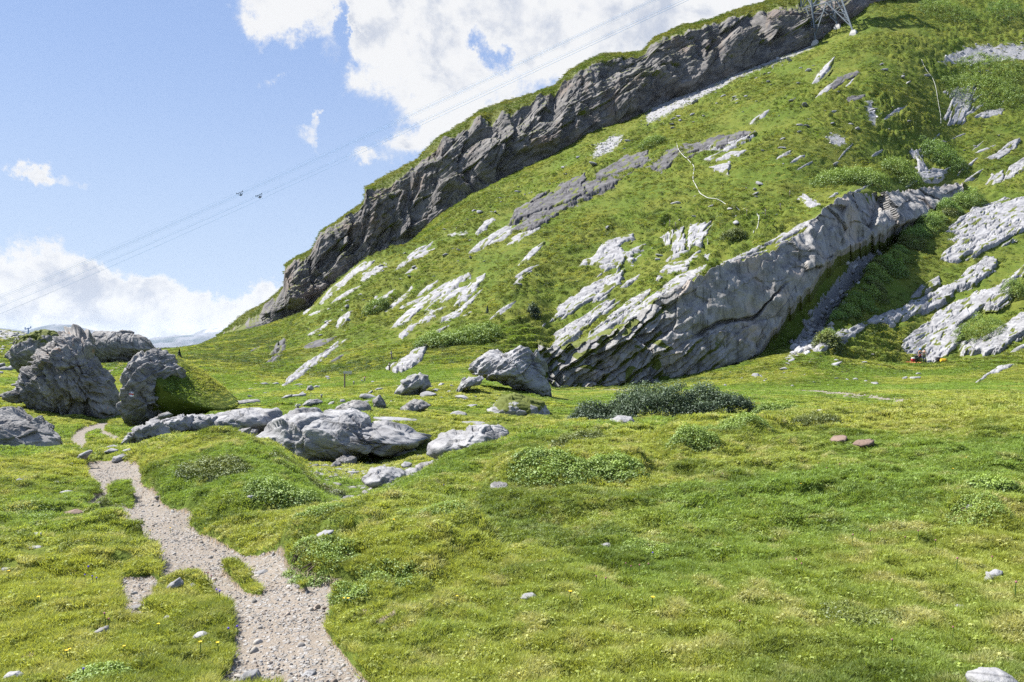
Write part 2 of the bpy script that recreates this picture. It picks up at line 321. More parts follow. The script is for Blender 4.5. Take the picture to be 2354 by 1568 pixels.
def hit(u, v, dmin=0.0, A=None, VV=None):
    """distance at which the sight line meets the ground"""
    A = ACC if A is None else A; VV = VS if VV is None else VV
    u, v = np.broadcast_arrays(np.asarray(u, float), np.asarray(v, float)); sh = u.shape; u = u.ravel(); v = v.ravel(); out = np.empty(u.shape)
    ci = np.clip(np.round(np.interp(u, ug, np.arange(NC))).astype(int), 0, NC - 1); r0 = int(np.searchsorted(dg, dmin))
    for c in np.unique(ci):
        s = ci == c; a = -(np.minimum.accumulate(VV[r0:, c]) if dmin else A[:, c])
        r = np.clip(np.searchsorted(a, -v[s]), 1, len(a) - 1); a0, a1 = a[r - 1], a[r]
        t = np.clip((-v[s] - a0) / np.where(a1 - a0 == 0, 1, a1 - a0), 0, 1); out[s] = dg[r0 + r - 1] * (1 - t) + dg[r0 + r] * t
    return out.reshape(sh)

# ------------------------------------------------------------------ outlines of bedrock slabs, paths, scree (survey sheets)
SLABS = [  # label
 ('long dark rock band half grown over, running across the slope to the little waterfall', [(1175,536),(1210,498),(1300,434),(1420,380),(1560,338),(1700,306),(1740,308),(1705,326),(1560,372),(1440,412),(1330,465),(1230,530)], .9, 'ledge'),
 # label, outline, thickness, material
 ('tilted pale rib on the rim of the streaked wall, lowest of the rim ribs', [(1262,806),(1290,770),(1340,735),(1400,700),(1395,716),(1340,765),(1290,802)], .6, 'pale'),
 ('tilted pale rib on the rim of the streaked wall, above the lowest one', [(1330,792),(1370,752),(1430,710),(1480,690),(1470,706),(1410,752),(1360,792)], .6, 'pale'),
 ('tilted pale rib on the rim of the streaked wall, beside the sharp-edged slab', [(1420,748),(1460,708),(1510,672),(1550,650),(1545,668),(1500,702),(1450,745)], .6, 'pale'),
 ('broken pale rock steps on the rim of the wall below the nosing slab', [(1500,690),(1530,650),(1580,628),(1640,605),(1630,622),(1590,650),(1540,684)], .6, 'pale'),
 ('pale scarred rock above the tall panel of the streaked wall', [(1640,612),(1690,590),(1760,560),(1830,520),(1880,500),(1870,520),(1800,560),(1720,592),(1660,616)], .5, 'pale'),
 ('long pale slab with a wet shining streak, halfway up the grassy slope', Z8([(1190,1125),(1250,1060),(1400,930),(1560,820),(1690,775),(1700,800),(1600,870),(1500,950),(1380,1030),(1260,1110)]), .35, 'slab'),
 ('shorter pale slab just below the long wet-streaked slab', Z8([(1240,1160),(1330,1085),(1450,1010),(1540,980),(1450,1052),(1350,1112),(1270,1190)]), .35, 'slab'),
 ('fan-shaped pale slab above and beside the long wet-streaked slab', Z8([(1090,920),(1150,900),(1230,880),(1185,940),(1110,1000),(1070,1035),(1085,970)]), .3, 'slab'),
 ('narrow slanting pale slab between the fan-shaped slab and the long wet slab', Z8([(1130,1035),(1215,960),(1330,850),(1345,875),(1270,960),(1200,1030)]), .3, 'slab'),
 ('broken pale slab lowest in the row beside the long wet slab', Z8([(850,1112),(865,1060),(935,1010),(955,1035),(905,1110),(860,1142)]), .35, 'slab'),
 ('ribbed grey slab in dark grass below a thorny patch, above the mossy knoll', Z8([(1525,1075),(1620,1000),(1720,910),(1785,868),(1725,940),(1625,1055),(1540,1095)]), .35, 'pale'),
 ('steep pale slab streak running down to the flat meadow', Z2([(372,418),(445,330),(555,240),(668,180),(780,90),(745,155),(660,245),(565,305),(480,375),(392,418)]), .35, 'slab'),
 ('long grey rock streak along the crest of the grassy spur under the dark cliff', Z8([(640,1040),(690,950),(800,865),(900,770),(1000,706),(1185,680),(1100,715),(960,805),(860,885),(760,955),(660,1038)]), .4, 'pale'),
 ('small grey slab among terraces on the grassy spur', Z8([(1275,790),(1320,745),(1375,733),(1362,762),(1295,790)]), .4, 'pale'),
 ('narrow pale slab directly below the dark ledge', Z8([(1785,612),(1880,532),(2010,460),(2035,465),(1930,550),(1850,592)]), .35, 'slab'),
 ('pale slab at the foot of the dark ledge, uppermost of its row', Z8([(1725,525),(1785,450),(1840,425),(1855,440),(1775,515),(1740,545)]), .4, 'slab'),
 ('thin pale slab under the narrow slab below the dark ledge', Z8([(1905,602),(1970,568),(2095,502),(2055,545),(1965,592)]), .3, 'slab'),
 ('shattered pale slab with grassy cracks on the open slope above the grey wall', Z3([(525,272),(640,200),(660,150),(700,128),(890,42),(893,90),(800,150),(822,170),(902,200),(892,268),(840,230),(830,304),(700,292),(620,282)]), .5, 'slab'),
 ('pale slab split by a grassy crack, high above the streaked wall', Z3([(1080,80),(1180,30),(1262,-4),(1240,150),(1230,182),(1160,192),(1140,150)]), .55, 'slab'),
 ('tall pale slab touching the split slab, high above the streaked wall', Z3([(1268,10),(1300,-5),(1448,-8),(1400,60),(1352,150),(1255,158)]), .55, 'slab'),
 ('pale slab nosing out of the heather just above the streaked wall', Z3([(1075,325),(1110,270),(1230,240),(1385,203),(1365,242),(1290,272),(1270,322),(1160,348)]), .6, 'slab'),
 ('great tilted pale slab climbing from the wall foot, widest of its fan', Z3([(235,755),(300,670),(370,620),(392,560),(500,480),(600,390),(825,318),(825,370),(740,462),(640,522),(560,562),(500,612),(400,622),(335,705)]), .5, 'slab'),
 ('narrow tilted slab in the fan next to the widest slab', Z3([(350,735),(440,685),(560,620),(640,560),(785,488),(772,532),(700,602),(610,655),(480,730),(390,790)]), .55, 'pale'),
 ('sharp-edged tilted slab in the fan beside the streaked wall', Z3([(675,692),(730,620),(800,570),(910,478),(1025,438),(1022,462),(930,542),(830,602),(760,655)]), .8, 'pale'),
 ('small leaning slab between heather tufts over the fan of slabs', Z3([(1035,402),(1060,348),(1105,345),(1080,415)]), .5, 'slab'),
 ('slim slab standing alone above the fan of slabs', Z3([(805,430),(850,380),(938,332),(922,372),(840,435)]), .45, 'slab'),
 ('thin pale slab alone on the green slope beside a dark round bush', Z3([(75,415),(120,358),(235,302),(182,352),(112,414)]), .4, 'slab'),
 ('huge smooth white slab that the two climbers stand under', Z4([(862,1040),(910,960),(1000,900),(1080,840),(1150,770),(1280,700),(1400,640),(1560,600),(1740,440),(1760,520),(1690,545),(1640,600),(1630,700),(1560,750),(1440,750),(1345,835),(1300,900),(1280,990),(1200,1100),(1120,1137),(1000,1122),(900,1077)]), .5, 'slab'),
 ('short ribbed pale slab above the long white rib', Z4([(955,668),(1010,600),(1140,538),(1152,590),(1080,632),(1000,662)]), .6, 'pale'),
 ('long white rib of rock running up between bushes and the huge slab', Z4([(245,1048),(330,978),(480,900),(700,818),(830,776),(1000,698),(1150,618),(1260,570),(1350,478),(1480,396),(1560,420),(1530,485),(1400,585),(1280,625),(1220,685),(1100,765),(980,805),(850,855),(800,895),(760,862),(650,885),(560,955),(400,1022),(320,1070)]), .7, 'slab'),
 ('highest white slab with a grey undercut edge, beyond the green ridge of bushes', Z4([(1175,245),(1230,180),(1290,120),(1400,60),(1600,-5),(1760,-10),(1760,230),(1600,312),(1450,352),(1330,422),(1210,448),(1155,420),(1165,368),(1262,308),(1195,292),(1272,250)]), .8, 'slab'),
 ('grey overhanging rock edge under the dense green bush on the huge slab', Z4([(1295,1005),(1380,985),(1480,958),(1620,858),(1760,770),(1760,930),(1640,1002),(1560,1062),(1450,1092),(1310,1112)]), 1.0, 'pale'),
 ('small pale rock streak low on the terraced meadow near the climbers', Z4([(1385,1278),(1460,1218),(1560,1158),(1685,1138),(1625,1182),(1500,1222),(1420,1278)]), .35, 'slab'),
 ('pale slab sliver in the terraced meadow beyond the yellow bag', Z4([(1640,1058),(1690,1020),(1760,1000),(1760,1028),(1690,1050)]), .35, 'slab'),
 ('stepped blue-grey outcrop beside the upper hose', Z5([(1875,795),(1848,740),(1895,620),(1850,575),(1950,558),(2065,528),(2042,600),(2002,660),(2045,690),(1992,722),(1982,772),(1922,795)]), .7, 'pale'),
 ('grey rock band in dark shrubs beside the stepped outcrop', Z5([(2035,745),(2100,698),(2235,688),(2212,742),(2100,755)]), .8, 'pale'),
 ('slanting grey rock above the gully head', Z5([(2075,1008),(2180,968),(2250,908),(2325,876),(2302,942),(2200,1015)]), .7, 'pale'),
 ('blocky grey rock at the gully head', Z5([(2125,1155),(2150,1098),(2222,1078),(2222,1132),(2160,1160)]), .7, 'pale'),
 ('pale slanting rock above the blocky rock of the gully head', Z5([(2218,1145),(2260,1048),(2375,985),(2375,1070),(2280,1125)]), .7, 'pale'),
 ('small pale slab under the water ledge, lowest of three', Z5([(375,1055),(450,1018),(505,1010),(492,1092),(430,1072)]), .5, 'slab'),
 ('small pale slab under the water ledge, middle one of three', Z5([(395,1015),(500,958),(622,943),(562,992),(445,1014)]), .5, 'slab'),
 ('small pale slab under the water ledge, beside the hose', Z5([(325,1012),(375,985),(442,958),(402,1002),(372,1024)]), .45, 'slab'),
 ('long thin rock band slanting up beside the white hose', Z5([(205,985),(330,928),(480,878),(655,836),(652,862),(500,942),(350,962)]), .6, 'pale'),
 ('pale rock staircase in a gap between shrubs above the gully', Z5([(1635,945),(1700,940),(1725,1030),(1760,1085),(1690,1085),(1675,1010)]), .5, 'slab'),
 ('broken grey rock step between the shrubs and the gully wall', Z5([(1660,1090),(1780,1060),(1850,1080),(1840,1140),(1760,1150),(1690,1130)]), .7, 'pale'),
 ('long dark cracked ledge crossing the slope under the scree', Z8([(1945,472),(1975,390),(2100,308),(2250,228),(2370,172),(2420,150),(2420,300),(2250,372),(2150,402),(2040,445)]), 1.3, 'ledge'),
 ('dark grey ledge between the cracked ledge and the little waterfall', Z9([(1000,520),(1150,430),(1330,330),(1550,290),(1560,420),(1450,470),(1200,540),(1010,610)]), 1.1, 'ledge'),
 ('dark wet ledge that the little waterfall runs over', Z9([(1560,470),(1640,420),(1760,270),(1860,250),(1850,330),(1800,430),(1700,490),(1590,500)]), .9, 'ledge'),
 ('rusty grey rock patch on the yellowish bump of the upper slope', Z5([(1225,640),(1260,600),(1370,590),(1340,640),(1260,660)]), .6, 'ledge'),
 ('dark rock patch at the top of the yellowish bump', Z5([(1120,545),(1180,490),(1300,450),(1330,470),(1220,530),(1150,570)]), .6, 'ledge'),
 ('wet dark rock with a grassy cap low on the left slope', Z2([(318,190),(340,140),(400,90),(418,120),(400,170),(350,200)]), .7, 'ledge'),
 ('grey rocks stepping through dark grass behind a tall post', Z2([(1080,300),(1150,255),(1230,215),(1340,130),(1370,140),(1330,240),(1260,290),(1150,330)]), .7, 'pale'),
 ('pale bare rock cap of the streaked wall below the heather', Z5([(925,1250),(960,1225),(1060,1270),(1090,1290),(1000,1310)]), .4, 'slab'),
]
SMALL = []; _g = np.random.default_rng(77)
for lab_, n_s, reg, ln in (('small pale rock streak among the grass of the spur under the cliff', 14, [(640,800),(760,680),(880,590),(1000,560),(1060,640),(900,740),(760,810)], 38), ('small pale rock streak on the slope over the knoll meadow', 14, [(900,760),(1050,560),(1200,500),(1250,600),(1180,740),(1000,780)], 36),
   ('small broken slab between the tilted slabs and the wall brow', 16, [(1260,740),(1330,640),(1480,560),(1640,540),(1620,600),(1480,680),(1330,770)], 32), ('small grey rock patch on the upper slope', 16, [(1640,250),(1900,150),(2250,160),(2320,330),(2050,420),(1750,380)], 34), ('small pale rock step around the gully head', 10, [(1850,440),(2050,390),(2250,330),(2330,400),(2200,420),(1980,470)], 30), ('small dark rock step low on the grassy flank', 9, [(560,800),(700,750),(820,800),(760,850),(620,830)], 30)):
    c_ = 0
    while c_ < n_s:
        u_, v_ = _g.uniform(np.array(reg)[:, 0].min(), np.array(reg)[:, 0].max()), _g.uniform(np.array(reg)[:, 1].min(), np.array(reg)[:, 1].max())
        if polysd(np.array([u_]), np.array([v_]), reg)[0] < 0: continue
        L_ = ln * _g.uniform(.5, 1.3); a_ = math.radians(_g.normal(32, 7)); W_ = L_ * _g.uniform(.10, .24); ca_, sa_ = math.cos(a_), math.sin(a_)
        SMALL.append((lab_, [(u_ + ca_ * x_ * L_ + sa_ * y_ * W_, v_ - sa_ * x_ * L_ + ca_ * y_ * W_) for x_, y_ in ((-1, .1), (-.5, -.7), (.2, -.9), (1, -.4), (.8, .3), (.1, 1), (-.6, .8))], .45, ('pale', 'slab', 'ledge')[2 if 'dark' in lab_ else _g.integers(0, 2)])); c_ += 1
PATH_OUT = [(500,1590),(509,1568),(539,1535),(543,1460),(537,1403),(528,1386),(486,1354),(464,1335),(419,1331),(377,1328),(371,1297),(354,1256),(324,1224),(290,1218),(290,1207),(256,1207),(226,1196),(234,1173),(205,1169),(204,1158),(241,1135),(222,1120),(200,1101),(198,1072),
            (240,1064),(310,1066),(320,1079),(324,1116),(347,1131),(362,1147),(371,1162),(392,1173),(449,1186),(434,1211),(471,1241),(513,1256),(566,1279),(641,1282),(660,1309),(698,1328),(735,1343),(804,1348),(900,1344),(1000,1348),(1000,1360),(920,1368),(841,1372),(775,1384),(747,1396),(775,1407),(770,1412),(754,1418),(747,1448),(758,1478),(792,1512),(807,1531),(849,1568),(880,1600)]
PATH_HOLES = [[(506,1308),(551,1318),(584,1334),(608,1358),(604,1372),(577,1372),(546,1350),(512,1324)], [(222,1158),(261,1133),(295,1130),(312,1148),(308,1172),(268,1165),(225,1170)], [(241,1120),(252,1106),(256,1130),(245,1135)], [(680,1350),(712,1345),(708,1362),(690,1366)]]
PIT = [(279,1331),(340,1329),(364,1345),(352,1372),(330,1400),(317,1432),(293,1430),(283,1390),(275,1350)]
PATH_UP = [(177,1036),(164,1015),(169,1002),(192,990),(226,979),(246,975),(239,984),(236,994),(254,1004),(280,1012),(262,1014),(244,1006),(231,994),(226,986),(203,994),(195,1007),(198,1015),(193,1036)]
TRACKS = [[(1781,896),(1870,898),(1946,904),(2045,917),(2115,924),(2113,928),(2040,922),(1940,909),(1868,902)], [(1887,903),(1979,915),(2078,926),(2160,932),(2160,936),(2076,931),(1977,920),(1886,907)],
          [(1330,897),(1400,895),(1450,895),(1500,900),(1450,900),(1400,899)], [(228,861),(262,846),(312,826),(313,829),(265,851),(230,866)]]
SCREE = [Z5([(1820,400),(1850,355),(1950,305),(2100,285),(2400,285),(2400,385),(2000,405)]), Z5([(1110,870),(1130,840),(1240,860),(1235,925),(1140,925)]), Z5([(-30,720),(60,610),(250,560),(420,470),(600,400),(740,350),(880,290),(1000,235),(1050,290),(900,370),(700,440),(540,520),(400,600),(200,700),(60,760),(-30,790)]),
         Z5([(1350,650),(1400,640),(1430,740),(1420,810),(1370,760)]), [(-200,748),(-60,744),(0,750),(60,764),(96,768),(60,785),(-200,790)], Z8([(1530,545),(1600,520),(1700,515),(1690,540),(1590,560)]), Z9([(1000,220),(1180,100),(1300,90),(1240,250),(1080,340),(960,370)])]
def pmask(polys, lo=-1e9, hi=1e9, soft=3.0):
    m = np.zeros((NR, NC), np.float32)
    for P in polys:
        P = np.asarray(P); x0, y0 = P.min(0) - 12; x1, y1 = P.max(0) + 12
        s = VIS & (UU > x0) & (UU < x1) & (VS > y0) & (VS < y1) & (DD > lo) & (DD < hi)
        if s.any(): m[s] = np.maximum(m[s], sstep(polysd(UU[s], VS[s], P), -soft, soft))
    return m
P3 = np.stack([XX, DD, Zs], -1).reshape(-1, 3).astype(np.float32)
wob = fbm(P3[:, :3] * 1.3, 3, 5).reshape(NR, NC) * .5 + fbm(P3 * 5, 2, 8).reshape(NR, NC) * .25
psd = np.full((NR, NC), -99.0, np.float32)
s_ = (UU > 150) & (UU < 1020) & (VS > 1040) & (VS < 1700) & (DD < 32) & VIS
sdp = polysd(UU[s_], VS[s_], PATH_OUT)
for h in PATH_HOLES: sdp = np.minimum(sdp, -polysd(UU[s_], VS[s_], h))
sdp = np.maximum(sdp, polysd(UU[s_], VS[s_], PIT))
psd[s_] = sdp + 5 + wob[s_] * 9
s_ = (UU > 140) & (UU < 320) & (VS > 955) & (VS < 1050) & (DD > 22) & (DD < 80) & VIS
psd[s_] = np.maximum(psd[s_], polysd(UU[s_], VS[s_], PATH_UP) * 2 + 12 + wob[s_] * 4)
trk = np.full((NR, NC), -99.0, np.float32)
for T in TRACKS:
    T = np.array(T); s_ = (UU > T[:, 0].min() - 6) & (UU < T[:, 0].max() + 6) & (VS > T[:, 1].min() - 6) & (VS < T[:, 1].max() + 6) & (DD > 40) & (DD < 125) & VIS
    trk[s_] = np.maximum(trk[s_], polysd(UU[s_], VS[s_], T) + wob[s_] * 1.5)
path_m = sstep(psd, -4, 5); trk_m = sstep(trk, -.6, 1.2)
slab_m = pmask([s[1] for s in SLABS[1:]] + [s[1] for s in SMALL] + [[(1236,850),(1500,690),(1770,570),(1961,425),(2220,408),(2220,450),(2100,520),(1850,680),(1700,840),(1270,895)]], 60, 250)
scree_m = pmask(SCREE, 60, 260, 14)
HOLLOW = [(690,1078),(850,1062),(1010,1072),(1000,1094),(900,1140),(860,1170),(770,1200),(715,1130)]; hollow_m = pmask([HOLLOW], 14, 34, 14)
scree_m = np.maximum(scree_m, np.maximum(.75 * hollow_m, .95 * pmask([[(1800,830),(1850,740),(1925,640),(1990,560),(2060,530),(2000,610),(1935,700),(1890,780),(1850,815)]], 85, 140, 6)))
# relief: cow terraces on the slopes, hummocks on the flats, tussocks near by
ybin = np.gradient(Zs, axis=0) / (np.gradient(DD, axis=0) + 1e-6)
steep = sstep(np.abs(ybin), .12, .35)
far = sstep(DD, 45, 80)
wp = P3 + np.stack([fbm(P3 * .11, 2, 21), fbm(P3 * .11 + 9, 2, 22), fbm(P3 * .09 + 5, 2, 23)], -1) * np.array([3, 3, 2.2])
ter = noise3(wp * np.array([.16, .10, .85]), 31); ter2 = noise3(wp * np.array([.45, .35, 1.9]), 33)
hum = 1 - np.abs(noise3(P3 * np.array([.42, .42, .7]), 41)) * 1.7; hum2 = 1 - np.abs(noise3(P3 * np.array([1.05, 1.05, 1.5]), 43)) * 1.7
big = fbm(P3 * .055, 3, 51)
patch = sstep(fbm(P3 * .03, 2, 61), -.15, .35)
sh = lambda a: a.reshape(NR, NC)
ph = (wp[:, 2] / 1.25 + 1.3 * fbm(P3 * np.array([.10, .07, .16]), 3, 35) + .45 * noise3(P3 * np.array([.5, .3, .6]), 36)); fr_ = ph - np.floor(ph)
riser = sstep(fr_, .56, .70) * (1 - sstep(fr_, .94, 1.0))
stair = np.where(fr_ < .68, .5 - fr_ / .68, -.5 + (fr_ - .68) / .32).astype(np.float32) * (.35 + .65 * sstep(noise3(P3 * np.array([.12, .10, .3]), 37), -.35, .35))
relief = far * (steep * (1.15 * sh(stair) + .45 * sh(ter) + .30 * sh(ter2)) * (.45 + .75 * sh(patch)) + (.16 + .30 * sh(patch)) * (.75 * sh(hum) + .5 * sh(hum2)) * (.25 + .75 * steep) + steep * 1.1 * sh(big))
near = 1 - far
n_a = sh(fbm(P3 * .75, 3, 71)); n_b = sh(1 - np.abs(noise3(P3 * 2.3, 73)) * 1.6); n_c = sh(fbm(P3 * 7.0, 2, 75))
BANKS = [([(650,1285),(690,1250),(760,1218),(900,1188),(1060,1205),(1120,1260),(1000,1322),(860,1330),(740,1331),(690,1312)], .30, 36), ([(1120,1120),(1200,1060),(1330,1045),(1480,1080),(1470,1115),(1300,1130),(1160,1140)], .30, 14), ([(1500,1030),(1560,990),(1700,985),(1800,1000),(1700,1050),(1560,1070)], .30, 14),
         ([(320,1110),(330,1040),(420,990),(540,985),(640,1030),(760,1180),(700,1230),(560,1235),(440,1170),(370,1150)], .05, 14), ([(2180,1215),(2220,1160),(2330,1150),(2400,1230),(2300,1235)], .18, 12), ([(760,1400),(790,1365),(900,1355),(1000,1370),(900,1410)], .10, 10)]
for P_, h_, sf in BANKS: relief += h_ * pmask([P_], 0, 40, sf) * (1 - path_m)
step = sh(noise3(P3 * np.array([.5, 1.1, 1.0]), 76))
relief += near * (1 - path_m) * (.20 * n_a * sstep(DD, 3, 12) + .085 * n_b + .020 * n_c + .10 * sstep(step, -.05, .12) * sstep(DD, 5, 12))
relief *= (1 - .9 * slab_m) * (1 - .9 * trk_m) * (1 - .6 * scree_m)
relief *= .55 + .45 * sstep(np.abs(UU - 1176), 2000, 900)
gravel = sh(fbm(P3 * 14, 3, 77))
relief += path_m * (-.035 + .012 * gravel + .03 * sh(fbm(P3 * 2, 2, 79))) - .05 * trk_m
ZT = Zs + relief; VT = CY - ZT / DD * F; ACCT = np.minimum.accumulate(VT, 0)
GU = lambda x, y: CX + F * np.asarray(x) / np.asarray(y)
def sample(A, x, y):
    u = np.interp(GU(x, y), ug, np.arange(NC)); r = np.interp(y, dg, np.arange(NR))
    c0 = np.clip(u.astype(int), 0, NC - 2); r0 = np.clip(r.astype(int), 0, NR - 2); a = u - c0; b = r - r0
    return A[r0, c0] * (1 - a) * (1 - b) + A[r0, c0 + 1] * a * (1 - b) + A[r0 + 1, c0] * (1 - a) * b + A[r0 + 1, c0 + 1] * a * b
def zat(x, y): return sample(ZT, np.atleast_1d(np.asarray(x, float)), np.atleast_1d(np.asarray(y, float))) + EYE
def ground(u, v, dmin=0.0):
    d = float(hit(u, v, dmin, ACCT, VT)); x = (u - CX) / F * d; return np.array([x, d, float(zat(x, d)[0])])

# ground sheet
m, k = newmat('alpine_turf'); pos = k.n('ShaderNodeNewGeometry').outputs['Position']
gcol = grass_colour(k, pos)
soil = k.mix(k.noise(pos, 9, 5, .7), rgb(.17, .125, .085), rgb(.30, .25, .19))
stone = k.mix(k.noise(pos, 5, 6, .75), rgb(.10, .10, .105), rgb(.42, .42, .43))
scr = k.ramp(k.m('ADD', k.m('MULTIPLY', attr(k, 'scree'), .62), k.m('MULTIPLY', k.m('SUBTRACT', k.noise(pos, .8, 6, .7), .5), 1.1)), .36, .48)
col = k.mix(scr, gcol, stone)
bare = k.ramp(k.m('ADD', attr(k, 'bare'), k.m('MULTIPLY', k.m('SUBTRACT', k.noise(pos, 3.1, 5, .7), .5), .7)), .42, .62)
col = k.mix(bare, col, soil)
finish(k, col, .95, k.noise(pos, 3.5, 5, .7), .9, .12, .12)
M['turf'] = m
bare = np.clip(.9 * path_m + trk_m + .45 * sstep(sh(fbm(P3 * .8 + 3, 3, 83)), .35, .75) * (DD < 40), 0, 1)
for (u, v, ru, rv) in ((200, 1370, 60, 16), (170, 1325, 45, 10), (60, 1520, 40, 25), (1020, 1400, 30, 10), (1130, 1350, 70, 8), (1145, 1275, 25, 14), (2300, 1205, 40, 14), (860, 1440, 70, 22)):
    bare = np.maximum(bare, .8 * np.exp(-(((UU - u) / ru) ** 2 + ((VS - v) / rv) ** 2)) * (DD < 30))
V = np.stack([XX, DD, ZT + EYE], -1).reshape(-1, 3)
o = mesh_np('ground', V, gridfaces(NR, NC)[:, ::1], M['turf'], attrs={'scree': scree_m.ravel(), 'bare': bare.ravel()})
tag(o, 'grassy alpine valley floor and mountain slope with hummocks and terraces', 'ground', kind='structure')

# footpath laid in its worn groove
m, k = newmat('path_gravel'); pos = k.n('ShaderNodeNewGeometry').outputs['Position']
v1 = k.n('ShaderNodeTexVoronoi', {'Vector': pos, 'Scale': 26.0, 'Randomness': 1.0}); v2 = k.n('ShaderNodeTexVoronoi', {'Vector': pos, 'Scale': 62.0})
dirt = k.mix(k.noise(pos, 2.2, 6, .7), rgb(.15, .118, .088), rgb(.26, .23, .195))
sepc = k.n('ShaderNodeSeparateColor', {0: v1.outputs['Color']}).outputs
peb = k.mix(sepc[0], rgb(.14, .132, .125), rgb(.33, .32, .31))
pm = k.m('MULTIPLY', k.ramp(v1.outputs['Distance'], .62, .40), k.ramp(k.m('ADD', sepc[1], k.noise(pos, 1.1, 3)), .72, .95))
col = k.mix(pm, dirt, peb)
col = k.mix(k.m('MULTIPLY', k.ramp(v2.outputs['Distance'], .5, .3), .5), col, rgb(.28, .262, .242))
hgt = k.m('ADD', k.m('MULTIPLY', pm, .7), k.m('MULTIPLY', v2.outputs['Distance'], -.4))
finish(k, col, .92, hgt, .9, .02, .15); M['path'] = m
core = (psd > 1.0) | (trk > -.4)
keep = core[:-1, :-1] & core[1:, :-1] & core[:-1, 1:] & core[1:, 1:]
Vp = V.copy(); Vp[:, 2] += np.where(DD.ravel() < 35, .012, .035)
fp = gridfaces(NR, NC, keep)
vis_near = DD.ravel()[fp[:, 0]] < 32
for sel, lab in ((vis_near, 'pale gravel footpath winding down the meadow towards the boulders'), (~vis_near, 'faint double wheel track and trail across the far meadow')):
    vv, ff, _ = compact(Vp, fp[sel], {})
    tag(mesh_np('path' if sel is vis_near else 'track', vv, ff, M['path']), lab, 'path' if sel is vis_near else 'track', kind='structure')

def cells(q, K, seed, lo, hi):
    g = np.random.default_rng(seed); S = (lo + (hi - lo) * g.uniform(-.05, 1.05, (K, 3))).astype(np.float32); n = len(q)
    F1 = np.empty(n, np.float32); F2 = np.empty(n, np.float32); ID = np.empty(n, int)
    for i in range(0, n, 8192):
        D_ = ((q[i:i + 8192, None] - S[None]) ** 2).sum(-1); p = np.argpartition(D_, 1, 1)[:, :2]; r = np.arange(len(D_)); a, b = D_[r, p[:, 0]], D_[r, p[:, 1]]
        w_ = a <= b; ID[i:i + 8192] = np.where(w_, p[:, 0], p[:, 1]); F1[i:i + 8192] = np.sqrt(np.minimum(a, b)); F2[i:i + 8192] = np.sqrt(np.maximum(a, b))
    off = g.uniform(-1, 1, K); tl = g.normal(size=(K, 3))
    return off[ID], ((q - S[ID]) * tl[ID]).sum(-1), F2 - F1
# ------------------------------------------------------------------ the dark cliff band along the skyline
BASE_U = np.arange(500, 2120, 1.7)
def along(pts, u): return np.interp(u, [p[0] for p in pts], [p[1] for p in pts])
KV = [(490, 775), (510, 768), (600, 749), (700, 714), (770, 680), (830, 640), (900, 588), (950, 552), (1000, 500), (1080, 450), (1200, 384), (1350, 308), (1500, 245), (1650, 184), (1870, 92), (1960, 34), (2000, 0), (2120, -40)]
KD = [(490, 236), (510, 235), (700, 235), (830, 234), (950, 230), (1080, 225), (1200, 222), (1500, 217), (1870, 215), (2120, 222)]
TOPV = [(500, 771), (510, 765), (530, 745), (570, 715), (620, 690), (652, 658), (656, 606), (690, 585), (720, 572), (738, 532), (770, 512), (803, 488), (836, 464), (840, 430), (900, 395), (960, 365), (1000, 320), (1060, 285), (1100, 255), (1150, 235), (1200, 222), (1240, 210), (1275, 198), (1310, 160), (1380, 124), (1480, 116), (1500, 90), (1560, 62), (1640, 43), (1700, 20), (1780, -2), (1900, -45), (2120, -110)]
LIPV = [(500, 772), (515, 768), (560, 742), (600, 716), (652, 662), (656, 612), (690, 598), (716, 582), (738, 538), (803, 494), (836, 472), (841, 440), (870, 432), (900, 424), (930, 402), (960, 380), (1000, 350), (1020, 318), (1060, 304), (1100, 276), (1130, 278), (1180, 258), (1240, 222), (1275, 216), (1310, 182), (1340, 160), (1380, 142), (1440, 134), (1480, 126), (1500, 98), (1560, 80), (1640, 56), (1700, 40), (1750, 26), (1850, 14), (1960, -20), (2120, -80)]
u = BASE_U; nC = len(u)
kv = along(KV, u); kd = along(KD, u); n_u = fbm(np.stack([u * .05, u * 0, u * 0], -1), 4, 301) * 3
tv = along(TOPV, u) + n_u; n_l = fbm(np.stack([u * .035, u * 0 + 5, u * 0], -1), 5, 302) * 22; lv0 = along(LIPV, u); lv = np.maximum(lv0 + n_l, tv + 1.2)
rows = []; nf, ng = 130, 30
for i in range(nf):
    t = i / (nf - 1); rows.append((kv + 14 + (lv0 - kv - 14) * t + (lv - lv0) * t ** 5, kd - 2.2 + 5.5 * t ** 1.3 - 1.5 * math.sin(t * 3.14), np.full(nC, t), np.zeros(nC)))
for i in range(1, ng + 1):
    t = i / ng; rows.append((lv + (tv - lv) * t ** .8, kd + 3.3 + 11 * t, np.full(nC, 1.0), np.full(nC, 1.0)))
for i in range(1, 8):
    rows.append((tv + i * 2.5, kd + 14.3 + i * 4, np.full(nC, 1.0), np.full(nC, 1.0)))
RV = np.array([r[0] for r in rows]); RD = np.array([r[1] for r in rows]); RT = np.array([r[2] for r in rows]); RG = np.array([r[3] for r in rows])
nR = len(rows); Vc = at(np.broadcast_to(u, RV.shape), RV, RD).reshape(-1, 3)
q = Vc.astype(np.float32); fade = (np.sin(np.clip(RT, 0, 1) * 3.1) ** .5 * (1 - RG) + RG * .12).ravel()
q2 = q + np.stack([fbm(q * .05, 2, 311)] * 3, -1) * 6
strat = q2[:, 2] * .30 - q2[:, 0] * .16 + q2[:, 1] * .05            # tilted beds
but = fbm(q * np.array([.045, .045, .014]), 3, 312) * 4.2            # buttresses and bays
flu = (1 - np.abs(noise3(q2 * np.array([.16, .16, .05]), 313)) * 1.6) * 2.0
strat = strat + .9 * fbm(q * .07, 3, 317); lam = sstep(fbm(q * np.array([.05, .05, .10]), 2, 319), -.25, .35)
